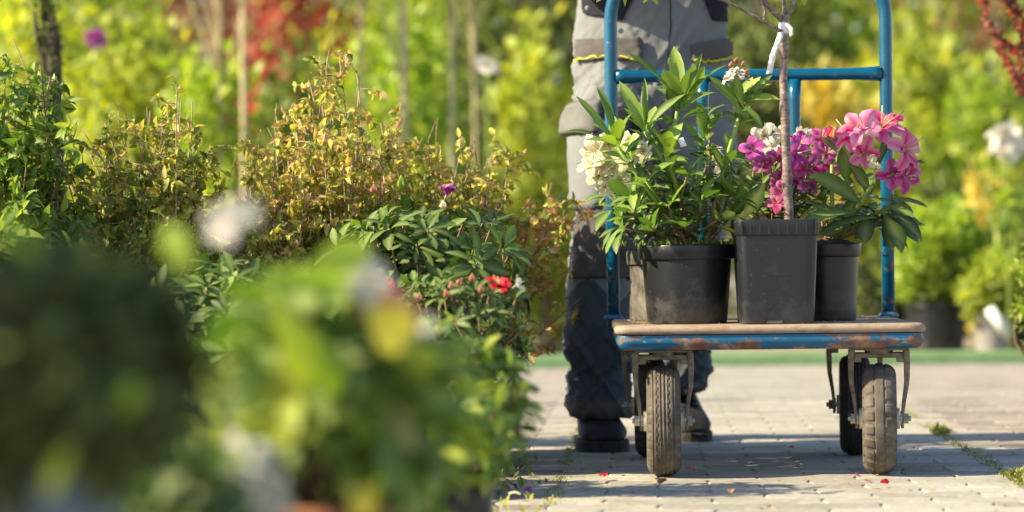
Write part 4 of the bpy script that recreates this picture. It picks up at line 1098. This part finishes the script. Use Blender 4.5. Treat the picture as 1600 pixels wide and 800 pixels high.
def rhodo_bush(name, label, cat, group, c, rx, ry, zb, zt, ntips, L, W_, key, mat, spread=1.15, var=.4, limit=290, pot=None, inner=1.0, brown='stem_brown', up=.5):
    root = empty(name, (c[0], c[1], 0), label, cat, group)
    h = pot[1] if pot else 0
    if pot: plain_pot(root, pot[0], pot[1], M[pot[2]])
    top = Vector((c[0], c[1], h)); recs = []; br = []
    zc = (zb + zt) / 2
    for k in range(ntips):
        th = random.uniform(0, 2 * PI); cz = random.uniform(-.75, 1); rr = math.sqrt(max(0, 1 - cz * cz)); q = random.uniform(.72, 1.0) if random.random() < .75 else random.uniform(.3, .7)
        q *= 1 + .18 * noise.noise(Vector((th * 2, cz * 3, c[0] * 5)))
        dirv = Vector((rr * math.cos(th), rr * math.sin(th), cz))
        tp = Vector((c[0] + dirv.x * rx * q, c[1] + dirv.y * ry * q, zc + cz * (zt - zb) / 2 * q))
        pts = curve_pts(top + Vector((random.gauss(0, .02), random.gauss(0, .02), 0)), tp, -.02, .02, 6); br.append((pts, .004, .0022))
        ax = dirv + Vector((0, -.15, up)); s = random.uniform(.75, 1.1)
        recs += whorl(tp, ax, random.randint(6, 9), L * s, W_ * s, spread, .25, var, .25)
        if random.random() < inner: recs += whorl(pts[4], ax, 4, L * .85 * s, W_ * .85 * s, spread, .3, var - .1, .2)
    leaves(root, recs, key, mat, 'rhodo', .3, .5, .02, 6, limit)
    stems_joined(root, br, M[brown], 'branches')
    return root

BG = 'shrubs in the plant bed at the left'
rA = rhodo_bush('rhododendron_bush', 'dense dark green rhododendron bush with one purple bud, middle of the plant bed', 'shrub', BG, (-.205, 6.1), .25, .24, .28, .665, 105, .075, .027, 'rhodo_dark', LEAF['rhodo_dark'], 1.1, .42, 296, (.13, .22, 'pot'))
bp = P(698, 306, 5.9)
for k in range(3): flower(rA, bp + Vector((random.gauss(0, .003), 0, .004 * k)), Vector((random.gauss(0, .25), -.2, 1)), .026, PET['violet'], 4, .35)
bud(rA, P(693, 326, 5.9), Vector((0, -.1, 1)), .02, .007, PET['cream']); bud(rA, P(585, 302, 5.95), Vector((0, 0, 1)), .022, .008, PET['rust']); bud(rA, P(627, 296, 5.98), Vector((0, 0, 1)), .034, .008, LEAF['lime'])
rB = rhodo_bush('azalea_bush', 'low glossy azalea bush with one red bloom and tan seed heads, below the dark rhododendron', 'shrub', BG, (-.125, 5.52), .155, .15, .22, .485, 120, .042, .015, 'azalea', LEAF['azalea'], 1.0, .45, 296, (.1, .18, 'pot'))
for px, py, s, m_ in ((782, 452, .03, 'red'), (776, 448, .028, 'red'), (600, 450, .032, 'red'), (594, 470, .03, 'rust'), (615, 462, .024, 'red')):
    flower(rB, P(px, py, 5.38), Vector((random.gauss(0, .2), -.5, .8)), s, PET[m_], 5, .55)
flower(rB, P(805, 447, 5.42), Vector((.6, -.4, .4)), .024, PET['white'], 3, .6)
for px, py in ((706, 452), (716, 446), (738, 440), (752, 458), (700, 465), (690, 520), (655, 470)): bud(rB, P(px, py, 5.38), Vector((random.gauss(0, .3), -.1, 1)), .018, .006, PET['rust'], 'seed_head')
rhodo_bush('rhododendron_bush', 'bright green rhododendron at the left edge of the plant bed, whorled leaves', 'shrub', BG, (-1.13, 5.75), .22, .2, .3, .615, 70, .085, .03, 'fresh', LEAF['fresh'], 1.15, .45, 260, (.12, .22, 'pot'))
rhodo_bush('green_shrub', 'leafy mid green shrub at the right end of the bed, beside the paving', 'shrub', BG, (-.11, 4.45), .13, .15, .1, .39, 90, .055, .021, 'fresh', LEAF['fresh'], 1.0, .5, 296, (.085, .17, 'pot'))
rhodo_bush('rhododendron_bush', 'glossy rhododendron low behind the blurred white flowers, left of the dark bush', 'shrub', BG, (-.62, 5.6), .24, .2, .18, .51, 80, .075, .027, 'rhodo_dark', LEAF['rhodo_dark'], 1.1, .5, 250, (.12, .2, 'pot'))
rhodo_bush('green_shrub', 'small dark green shrub filling the bed behind the low azalea, beside the work trousers', 'shrub', BG, (-.2, 6.68), .17, .16, .12, .46, 70, .05, .018, 'azalea', LEAF['azalea'], 1.0, .4, 160, (.1, .16, 'pot'))

def twiggy(label, c, rx, ry, h0, tops, nstem, mat, pot, L=.032, W_=.013, limit=290, varm=.45, name='dry_shrub', twigmat='twig', group=BG, dry=.12):
    """upright thin stems with small curled leaves; tops: (px, py) that the stems reach"""
    root = empty(name, (c[0], c[1], 0), label, 'shrub', group)
    if pot: plain_pot(root, pot[0], pot[1], M[pot[2]])
    recs = []; br = []; bare = []
    for k in range(nstem):
        px, py = tops[k % len(tops)]; dd = c[1] + random.uniform(-ry, ry)
        if k < len(tops): tp = P(px, py, dd)
        else: tp = P(px + random.gauss(0, 45), py + abs(random.gauss(30, 60)), dd)
        b = Vector((c[0] + random.gauss(0, .05), c[1] + random.gauss(0, .05), h0))
        pts = curve_pts(b, tp, random.uniform(-.03, .03), .03, 9); br.append((pts, .0028, .0013))
        dirn = (pts[-1] - pts[-3]).normalized()
        if random.random() < .2: br.append(([tp, tp + dirn * .03 + rv(.006), tp + dirn * .07 + rv(.01)], .0013, .0009))
        for i in range(3, 9):
            for _ in range(random.randint(1, 3)):
                p = pts[i] + (pts[i - 1] - pts[i]) * random.random()
                sd_ = (dirn * random.uniform(-.1, .6) + Vector((random.gauss(0, 1), random.gauss(-.2, 1), random.gauss(.05, .6)))).normalized()
                ln = random.uniform(.03, .085); e = p + sd_ * ln
                br.append(([p, p.lerp(e, .5) + Vector((0, 0, .005)), e], .0013, .0008))
                for q in range(random.randint(8, 12)):
                    pp = p.lerp(e, random.uniform(.25, 1.05)); s = random.uniform(.55, 1.25)
                    dv = (sd_ * .5 + rdir() + Vector((0, 0, -.35)))
                    recs.append((pp, dv, rdir() + Vector((0, -.3, .6)), L * s, W_ * s * random.uniform(.7, 1.2), min(1, max(0, random.gauss(varm + dry * (i / 9 - .6), .25)))))
    leaves(root, recs, 'olive', mat, 'ovate', .7, 1.1, .05, 5, limit)
    stems_obj(root, br[:nstem // 3], M[twigmat], 'stem', 5); stems_joined(root, br[nstem // 3:], M[twigmat], 'twigs', 4)
    return root
twiggy('olive brown shrub with drying leaves, tallest at the middle of the bed', (-.46, 6.35), .2, .18, .25, [(500, 88), (515, 75), (470, 190), (430, 170), (545, 175), (410, 250), (460, 260), (520, 230), (390, 290), (560, 240), (480, 300), (500, 150)], 60, LEAF['olive'], (.13, .26, 'pot'), .028, .013, varm=.42)
twiggy('olive yellow shrub with thin pale stems, between the left edge and middle of the bed', (-.86, 6.3), .22, .18, .25, [(280, 150), (300, 160), (250, 200), (200, 190), (165, 215), (230, 270), (330, 240), (310, 280), (180, 290), (270, 310), (350, 290), (140, 240)], 66, LEAF['olive'], (.13, .26, 'pot'), .028, .013, varm=.34)
twiggy('rusty brown shrub with drooping dried leaf clusters, right behind the dark rhododendron', (-.2, 6.62), .2, .16, .25, [(620, 185), (600, 190), (725, 215), (740, 210), (795, 250), (660, 215), (580, 230), (690, 270), (760, 290), (640, 270), (800, 330), (560, 260)], 54, LEAF['olive'], (.13, .24, 'pot'), .028, .013, varm=.5)
twiggy('sparse brown twiggy plant with a few orange leaves, beside the trouser leg', (-.1, 6.75), .1, .1, .16, [(862, 285), (880, 300), (845, 330), (830, 310), (866, 330), (850, 350), (885, 320)], 10, LEAF['olive'], (.07, .16, 'pot'), varm=.7, limit=150)
twiggy('reddish stemmed leafy shrub at the far left edge of the bed', (-1.2, 6.15), .12, .15, .25, [(20, 60), (8, 110), (35, 150), (10, 200), (60, 230), (-20, 130), (90, 260), (40, 280), (120, 200)], 40, LEAF['fresh'], (.12, .26, 'pot'), .042, .018, varm=.5, twigmat='stem_brown', dry=.1)
rhodo_bush('green_shrub', 'rounded green shrub low behind the olive yellow shrub, left part of the bed', 'shrub', BG, (-1.0, 6.9), .3, .22, .2, .7, 70, .06, .022, 'olive_r', LEAF['green'], 1.05, .5, 150, (.14, .2, 'pot'))
rhodo_bush('green_shrub', 'rounded green shrub behind the tallest olive brown shrub, mid bed', 'shrub', BG, (-.52, 7.0), .28, .22, .2, .66, 70, .06, .022, 'olive_r', LEAF['green'], 1.05, .5, 150, (.14, .2, 'pot'))

# ================================================================== FOREGROUND, FAR OUT OF FOCUS
FG = 'out of focus plants nearest the camera'
# dark bush in the blue-grey pot, lower left
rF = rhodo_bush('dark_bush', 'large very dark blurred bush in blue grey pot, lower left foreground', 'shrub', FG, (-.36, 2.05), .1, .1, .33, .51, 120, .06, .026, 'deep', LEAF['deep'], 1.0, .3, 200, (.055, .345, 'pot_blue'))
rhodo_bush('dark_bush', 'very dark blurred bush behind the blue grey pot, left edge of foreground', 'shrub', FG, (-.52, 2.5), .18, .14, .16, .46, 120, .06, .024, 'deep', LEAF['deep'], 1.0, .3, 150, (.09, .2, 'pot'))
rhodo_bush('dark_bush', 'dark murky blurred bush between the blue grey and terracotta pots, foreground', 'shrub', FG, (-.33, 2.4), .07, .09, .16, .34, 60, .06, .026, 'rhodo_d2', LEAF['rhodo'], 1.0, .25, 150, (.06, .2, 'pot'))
rG = rhodo_bush('flowering_shrub', 'blurred yellow green shrub with white blooms in terracotta pot, foreground', 'flowering shrub', FG, (-.2, 2.75), .115, .1, .25, .475, 30, .085, .036, 'lime_b', LEAF['fresh'], 1.0, .55, 200, (.075, .249, 'pot_orange'))
recs = [leaf_to(P(430, 460, 2.6), P(515, 640, 2.62), .045, .7), leaf_to(P(560, 445, 2.7), P(420, 430, 2.6), .028, .6), leaf_to(P(480, 420, 2.65), P(590, 380, 2.7), .04, .7), leaf_to(P(300, 430, 2.4), P(250, 345, 2.4), .03, .5), leaf_to(P(440, 640, 2.7), P(380, 670, 2.6), .04, .9), leaf_to(P(500, 520, 2.58), P(530, 630, 2.58), .03, .4), leaf_to(P(655, 620, 2.7), P(640, 540, 2.68), .03, .9), leaf_to(P(600, 560, 2.7), P(690, 560, 2.68), .03, .8), leaf_to(P(330, 560, 2.5), P(345, 620, 2.5), .03, .7), leaf_to(P(420, 700, 2.55), P(455, 660, 2.55), .03, .9), leaf_to(P(620, 680, 2.7), P(560, 660, 2.66), .03, .6), leaf_to(P(215, 590, 1.9), P(190, 650, 1.9), .016, .6), leaf_to(P(20, 372, 1.9), P(-10, 330, 1.9), .02, .4), leaf_to(P(60, 400, 1.85), P(20, 360, 1.85), .016, .3), leaf_to(P(110, 690, 1.9), P(70, 780, 1.9), .014, .9)]  # lime leaves before the dark bush stand for bright bokeh and lit green
dryl = [leaf_to(P(570, 480, 2.62), P(660, 545, 2.64), .05, .6), leaf_to(P(640, 640, 2.7), P(600, 720, 2.66), .04, .8), leaf_to(P(450, 560, 2.62), P(440, 640, 2.62), .035, .5), leaf_to(P(540, 760, 2.62), P(590, 800, 2.62), .035, .6)]
leaves(rG, dryl, 'dry_b', LEAF['olive'], 'rhodo', limit=20, name='dried_leaf')
leaves(rG, recs, 'yg_b', LEAF['lime'], 'rhodo', limit=20)
for (px, py, d, s, m_, ax) in ((352, 352, 2.55, .024, 'blush', (-.3, -1, .2)), (374, 336, 2.55, .022, 'white', (.4, -1, .5)), (560, 425, 2.75, .03, 'white', (.3, -1, .2)), (575, 440, 2.7, .026, 'white', (.1, -1, -.2)), (610, 500, 2.75, .036, 'rust', (.6, -.8, -.1)), (655, 530, 2.8, .03, 'white', (.8, -.5, -.3)), (378, 722, 2.5, .03, 'white', (-.6, -.9, .5)), (398, 745, 2.5, .034, 'white', (-.3, -1, .2)), (420, 772, 2.5, .03, 'white', (-.2, -1, 0)), (590, 490, 2.75, .036, 'rust', (-.2, -1, 0))):
    flower(rG, P(px, py, d), Vector(ax), s, PET[m_], 5, .9)
rhodo_bush('green_shrub', 'blurred bright green shrub with yellowish tips, between terracotta pot and the paving', 'shrub', FG, (-.15, 3.5), .1, .1, .1, .385, 44, .06, .025, 'fresh', LEAF['fresh'], 1.0, .7, 200, (.07, .16, 'pot'))
rhodo_bush('green_shrub', 'blurred dark green shrub low in the foreground behind the terracotta pot', 'shrub', FG, (-.32, 3.4), .16, .14, .1, .31, 90, .055, .022, 'rhodo', LEAF['rhodo'], 1.0, .4, 200, (.1, .18, 'pot'))
rhodo_bush('green_shrub', 'blurred dark green shrub in the shade at the left, behind the very dark bushes', 'shrub', FG, (-.75, 4.3), .26, .22, .15, .42, 90, .07, .026, 'rhodo_dark', LEAF['rhodo_dark'], 1.1, .4, 200, (.13, .2, 'pot'))
rhodo_bush('green_shrub', 'green shrub out of focus below the blurred white blooms, middle of the bed', 'shrub', FG, (-.36, 4.8), .2, .18, .15, .46, 80, .06, .022, 'rhodo', LEAF['rhodo'], 1.1, .5, 200, (.12, .16, 'pot'))
# unseen tall shrub, added out of frame to shade the dark bushes
def bg_plant(name, label, cat, group, c, rx, ry, zb, zt, mat, n, L, asp=.45, trunk=None, trunk_mat='stem_brown', pot=None, clump=.25, nstems=5, crown_name='foliage'):
    root = empty(name, (c[0], c[1], 0), label, cat, group); h = 0
    if pot: plain_pot(root, pot[0], pot[1], M[pot[2]]); h = pot[1]
    zc, hz_ = (zb + zt) / 2, (zt - zb) / 2; base = Vector(root.location)
    # clumps: leaves gather round branch ends, so light and dark patches and gaps appear
    nc = max(8, int(n / 40)); recs = []; cl = []
    for _ in range(nc):
        u = rdir(); q = random.uniform(.35, 1.0) ** .6
        q *= 1 + .25 * noise.noise(u * 2.2 + base)
        cl.append(Vector((c[0] + u.x * rx * q, c[1] + u.y * ry * q, zc + u.z * hz_ * q)))
    for k in range(n):
        p0 = cl[k % nc]; off = rv(1); p = p0 + Vector((off.x * rx, off.y * ry, off.z * hz_)) * clump * .5
        d = (p - p0) + Vector((0, 0, .02)) + rv(.04); s = random.uniform(.6, 1.3)
        recs.append((p, d, rdir() + Vector((-.3, -.2, .8)), L * s, L * s * asp, min(1, max(0, random.gauss(.5 + .25 * noise.noise(p * 3), .2)))))
    o = mass(crown_name, recs, mat, root, base, 'ovate', 3, .4, .6)
    if trunk:
        ch = [curve_pts((c[0], c[1], -.05), (c[0] + random.gauss(0, .02), c[1], zb + (zt - zb) * .6), 0, .015, 8)]
        mb = MB(); mb.tube([p - base for p in ch[0]], [trunk * (1 - .35 * i / 7) for i in range(8)], 10); mb.build('trunk', M[trunk_mat], root)
        br = []
        for k in range(10): br.append((curve_pts(ch[0][random.randint(4, 7)], cl[k % nc], .02, .02, 5), trunk * .4, trunk * .12))
        stems_joined(root, br, M[trunk_mat], 'branches')
    else:
        br = [(curve_pts((c[0] + random.gauss(0, .03), c[1] + random.gauss(0, .03), max(h - .01, -.02)), cl[k % nc], 0, .03, 6), .008, .003) for k in range(nstems * 2)]
        stems_joined(root, br, M[trunk_mat], 'stems')
    return root
bg_plant('added_shade_shrub', 'unseen tall dark green shrub added left of the frame to shade the blurred dark bushes', 'shrub', 'shrubs added out of view for their shade', (-.95, 1.75), .3, .35, .1, 1.25, LEAF['deep'], 2600, .06)

# ================================================================== BEHIND THE EDGING
BK = 'shrubs and trees behind the green edging'
def bpx(px, d): return (px - 800) * d / FPX
def zpx(py, d): return CAM_H - (py - 403) * d / FPX
# potted shrubs right
bg_plant('potted_shrub', 'round lime green shrub in wide black pot behind the edging, right of trolley', 'potted plant', BK, (bpx(1462, 12.9), 12.9), .25, .24, .27, .74, LEAF['lime'], 3800, .055, pot=(.16, .26, 'pot'))
bg_plant('potted_shrub', 'small yellow green shrub in pale grey pot with a tilted white label', 'potted plant', BK, (bpx(1548, 12.6), 12.6), .15, .15, .2, .47, LEAF['yg'], 2000, .05, pot=(.095, .2, 'pot_grey'))
lb = MB(); q0 = P(1545, 482, 12.35); q1 = P(1577, 528, 12.35); strip(lb, [q0 - q0, (q1 - q0) * .5 + Vector((0, -.01, 0)), q1 - q0], .05, Vector((.7, -.2, .5)).normalized())
lo_ = lb.build('plant_label', M['tag'], None); lo_.location = q0; lo_.modifiers.new('s', 'SOLIDIFY').thickness = .002
tag(lo_, 'tilted white plastic label hanging before the pale grey pot', 'label')
bg_plant('potted_shrub', 'dark green shrub in black pot at the right edge behind edging', 'potted plant', BK, (bpx(1610, 13.2), 13.2), .25, .25, .25, .95, LEAF['green'], 1300, .05, pot=(.15, .25, 'pot'))
bg_plant('conifer', 'feathery lime green conifer reaching in from the right edge of frame', 'conifer', 'small trees at the right edge', (bpx(1660, 7.6), 7.6), .135, .14, .12, .56, LEAF['lime'], 2600, .018, .4, pot=(.1, .12, 'pot'), clump=.2)
# red-leaved tree reaching in at the top right
rt = empty('red_leaf_tree', (bpx(1640, 8.2), 8.2, 0), 'slender red leaved tree branch hanging in at the top right corner', 'tree', 'small trees at the right edge')
base = Vector(rt.location); mb = MB(); mb.tube([Vector((0.12, 0, -.02)), Vector((.1, 0, .5)), P(1640, 180, 8.2) - base, P(1660, -60, 8.2) - base], [.014, .012, .01, .008], 8); mb.build('trunk', M['bark_dark'], rt)
recs = []; br = []
for ends in (((1640, 180), (1600, 140), (1575, 90), (1545, 30), (1530, -30)), ((1640, 180), (1610, 100), (1590, 30), (1580, -30)), ((1650, 60), (1610, 40), (1570, 0), (1540, -40)), ((1640, 180), (1605, 150), (1590, 80), (1560, 60))):
    pts = [P(x, y, 8.2 + random.uniform(-.05, .05)) for x, y in ends]; br.append((pts, .005, .002))
    for i in range(len(pts) - 1):
        for _ in range(44):
            p = pts[i].lerp(pts[i + 1], random.random()); recs.append((p, rdir() + Vector((-.3, 0, .2)), rdir(), random.uniform(.02, .042), .015, random.random()))
leaves(rt, recs, 'redleaf', LEAF['red'], 'ovate', limit=220); stems_obj(rt, br, M['bark'], 'branch', 6)
wf = empty('white_flowering_shrub', (bpx(1570, 12.2), 12.2, 0), 'tall thin stem with one white bloom at the right, before the yellow green shrubs', 'flower')
mb = MB(); mb.tube([Vector((.03, 0, -.02)), Vector((.01, 0, .5)), P(1571, 250, 12.2) - Vector(wf.location)], [.007, .005, .004], 6); mb.build('stem', M['stem_green'], wf)
for k in range(9): flower(wf, P(1570 + random.gauss(0, 8), 222 + random.gauss(0, 13), 12.2 + random.gauss(0, .02)), Vector((random.gauss(0, .7), -.7, random.gauss(.2, .6))), .065, PET['white'], 5, .9)
leaves(wf, [(P(1572 + random.gauss(0, 12), 270 + 8 * (k % 20), 12.2), rdir(), rdir(), .09, .025, random.random()) for k in range(90)], 'lime_w', LEAF['lime'], limit=20)

# (name, label, px, ytop, d, width px, palette, n, leaf, trunk)
rows = [
 ('yellow_green_shrub', 'yellow green shrub behind the olive bed, at the far left', 60, -40, 14, 250, 'yg', 2600, .07),
 ('yellow_green_shrub', 'bright yellow shrub behind the bed, right of the dark shaggy trunk', 215, 20, 13.5, 200, 'yg', 2600, .065),
 ('crimson_shrub', 'deep crimson leaved shrub behind the pale trunks, left half', 462, -120, 17, 160, 'red', 2200, .07),
 ('lime_shrub', 'lime green shrub under the crimson foliage, left half', 335, 105, 13.2, 170, 'lime', 2000, .06),
 ('lime_shrub', 'vivid green shrub behind the pale trunks, left of the dark gap', 640, 40, 14.5, 190, 'lime', 2600, .06),
 ('yellow_green_shrub', 'golden green shrub between the crimson shrub and vivid green one', 540, 60, 15, 130, 'yg', 1700, .06),
 ('green_shrub', 'mid green shrub behind the tallest olive stems', 470, 110, 13, 130, 'green', 1500, .06),
 ('green_shrub', 'green shrub with pale round leaves, just left of the work trousers', 832, 70, 15, 150, 'yg', 1500, .075),
 ('dark_shrub', 'dark shrub in the shadowy gap left of the work trousers', 800, 150, 16.5, 170, 'deep', 1800, .07),
 ('yellow_green_shrub', 'low olive yellow shrub beside the trouser leg, behind edging', 856, 240, 13.3, 110, 'yg', 1300, .055),
 ('dark_shrub', 'dark green shrub seen between the trousers and the young tree trunk', 1190, 20, 16, 150, 'deep', 1800, .07),
 ('lime_shrub', 'lime shrub seen above the crossbar, right of the young tree trunk', 1290, 20, 19, 170, 'lime', 2000, .075),
 ('golden_shrub', 'golden ochre shrub seen under the crossbar, right of young tree trunk', 1300, 135, 17, 190, 'gold', 2400, .07),
 ('dark_shrub', 'low dark shrub standing for shade close behind the wide black pot, right of the trolley', 1440, 372, 13.9, 190, 'deep', 1500, .06),  # added dark leaves stand for the shade beneath the lime shrub
 ('golden_shrub', 'pale golden shrub right of the handle, low behind the lime potted shrub', 1420, 200, 16, 150, 'yg', 1800, .07),
 ('yellow_green_shrub', 'tall yellow green shrub right of the handle, under the pinkish tree', 1450, 70, 18, 200, 'yg', 2600, .075),
 ('lime_shrub', 'lime green shrub behind the white bloom at the right', 1545, 130, 17, 170, 'lime', 2200, .07),
 ('golden_shrub', 'orange gold shrub below the white bloom at the right', 1560, 280, 14.5, 130, 'gold', 1500, .06),
 ('dark_shrub', 'dark shrub standing for the shadowy gap between the two potted shrubs at the right', 1500, 290, 15.5, 150, 'deep', 1500, .06),  # palette darkened: shade of the gap put into the leaf colour
]
for (nm, lab, px, yt, d, wpx, pal, n, L) in rows:
    L *= d / 14; d = 13.6 + (d - 13) * 1.5; L = max(L, .06)
    zt = zpx(yt, d); r_ = wpx * d / FPX / 2
    bg_plant(nm, lab, 'shrub', BK, (bpx(px, d), d), r_ * 1.1, r_ * 1.0, .03, zt, LEAF[pal], n, L * 1.35, .6, clump=.3)
trees = [
 ('pale_trunk_tree', 'young tree with pinkish pale trunk, leftmost of the pale trunks', 345, 13.7, .024, 'yg', 5), ('pale_trunk_tree', 'young tree with pale trunk, second of the pale trunks from left', 382, 13.4, .024, 'yg', 5),
 ('pale_trunk_tree', 'young tree with slim yellowish trunk before the golden green shrub', 572, 14.0, .018, 'lime', 4), ('pale_trunk_tree', 'young tree with thickest pale trunk before the vivid green shrub', 634, 13.8, .028, 'lime', 5),
 ('pale_trunk_tree', 'young tree with tan trunk, between the thickest trunk and white bloom', 695, 14.1, .022, 'yg', 5), ('pale_trunk_tree', 'young tree with thin pale trunk, rightmost of the pale trunks', 742, 14.5, .015, 'yg', 4),
]
for nm, lab, px, d, r_, pal, k in trees:
    bg_plant(nm, lab, 'tree', 'young trees with pale trunks', (bpx(px, d), d), .32, .32, 1.95, 2.9, LEAF[pal], 700, .06, trunk=r_ * .8, trunk_mat='bark_pale', crown_name='crown')
st = bg_plant('shaggy_tree', 'dark shaggy trunked tree behind the bed at upper left', 'tree', 'trees behind the bed', (bpx(76, 8.6), 8.6), .045, .05, .6, 1.7, LEAF['deep'], 1300, .03, .25, trunk=.042, trunk_mat='bark_dark', crown_name='crown', clump=.5)
for (px, py, d, mm, lab, s) in ((150, 58, 12.2, 'violet', 'magenta bloom on a thin stem behind the bed, upper left', .05), (760, 102, 12.6, 'white', 'round white bloom on a thin stem before the dark gap', .05)):
    f_ = empty('flower_stem', (bpx(px, d), d, 0), lab, 'flower'); mb = MB(); mb.tube([Vector((0, 0, -.02)), Vector((.01, 0, .6)), P(px, py + 10, d) - Vector(f_.location)], [.004, .0035, .003], 6); mb.build('stem', M['stem_green'], f_)
    for k in range(4): flower(f_, P(px + random.gauss(0, 4), py + random.gauss(0, 6), d), Vector((random.gauss(0, .6), -.8, random.gauss(.2, .5))), s, PET[mm], 5, .9)
# tall far trees closing the view
far = [
 (-60, 26, 'yg', 'far left yellow green tree behind the bed'), (110, 24, 'lime', 'lime tree far behind the dark shaggy trunk'), (270, 27, 'pink', 'dusky pink tree far behind the yellow shrub'), (430, 29, 'red', 'crimson tree far behind the crimson shrub'),
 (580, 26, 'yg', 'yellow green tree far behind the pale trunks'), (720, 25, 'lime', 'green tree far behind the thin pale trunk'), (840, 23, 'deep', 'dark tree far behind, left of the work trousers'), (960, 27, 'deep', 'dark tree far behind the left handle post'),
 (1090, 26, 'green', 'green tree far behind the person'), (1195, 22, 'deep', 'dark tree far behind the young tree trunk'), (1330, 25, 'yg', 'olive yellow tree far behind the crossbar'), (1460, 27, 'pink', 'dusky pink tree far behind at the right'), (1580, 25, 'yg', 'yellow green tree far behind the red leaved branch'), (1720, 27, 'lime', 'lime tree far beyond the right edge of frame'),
 (180, 36, 'green', 'green tree in the farthest row, left'), (500, 38, 'green', 'green tree in the farthest row, behind the crimson one'), (800, 36, 'green', 'green tree in the farthest row, behind the dark gap'), (1060, 38, 'deep', 'dark tree in the farthest row, behind the person'), (1280, 36, 'green', 'green tree in the farthest row, above the crossbar'), (1540, 38, 'pink', 'pinkish tree in the farthest row, at the right'),
]
for (px, d, pal, lab) in far:
    bg_plant('far_tree', lab, 'tree', 'tall trees far behind', (bpx(px, d), d), (.75 + .02 * (d - 20)) if d < 30 else 1.7, .7, .25, 4.6 if d < 30 else 6.5, LEAF[pal], 2600 if d < 30 else 5500, .13, .6, trunk=.07, trunk_mat='bark_dark', crown_name='crown', clump=.28)

# ================================================================== SMALL THINGS ON THE PAVING
def fallen(px, py, mm, size, lab):
    d = FPX * CAM_H / ((px - 800) * math.sin(ROLL) + (py - 400) * math.cos(ROLL) - 3)
    p = P(px, py, d); me = petal_meshes(PET[mm])[random.randint(0, 3)]
    o = link(bpy.data.objects.new('fallen_petal', me)); o.location = (p.x, p.y, .008 + size * .2); size *= 1.15; o.scale = (size, size, size); o.rotation_euler = (random.gauss(0, .4), random.gauss(-.4, .3), random.uniform(0, 6))
    tag(o, lab, 'petal', 'petals fallen on the paving')
fallen(944, 750, 'red', .022, 'bright pink red petal lying on the paving left of the front wheel')
fallen(1340, 751, 'pink', .018, 'small pink petal on the paving just below the right front wheel')
fallen(1362, 764, 'pink', .02, 'pale pink petal, left one of the touching pair on the sunny paving')
fallen(1376, 763, 'red', .018, 'darker red petal, right one of the touching pair on the sunny paving')
fallen(770, 773, 'violet', .024, 'purple petal on the paving nearest the plant bed')
fallen(818, 776, 'violet', .02, 'purple petal on the paving beside a yellow leaf')
fallen(812, 783, 'cream', .022, 'yellow petal on the paving beside the purple one')
fallen(1085, 742, 'pink', .018, 'pale pink petal in the shade right of the left front wheel')
fallen(1148, 772, 'rust', .018, 'dull tan petal on the sunlit paving below the trolley middle')
fallen(1030, 766, 'rust', .026, 'brown curled petal on the paving below the left front wheel')
fallen(1240, 706, 'red', .014, 'tiny dark red petal under the trolley between the wheels')
mb = MB(); mb.box((0, 0, .02), (.05, .05, .045)); o = mb.build('broken_stone', M['paver'], None, smooth=False, bevel=.006); o.location = (-.06, 6.15, .0); o.rotation_euler = (0.03, .05, .4)
tag(o, 'small broken grey stone at the foot of the plant bed', 'stone')
o = link(bpy.data.objects.new('fallen_petal', petal_meshes(PET['rust'])[1])); o.location = (-.055, 6.14, .05); o.scale = (.026,) * 3; o.rotation_euler = (.2, -1.1, 1.2); tag(o, 'dried pinkish petal standing on the small broken stone', 'petal', 'petals fallen on the paving')
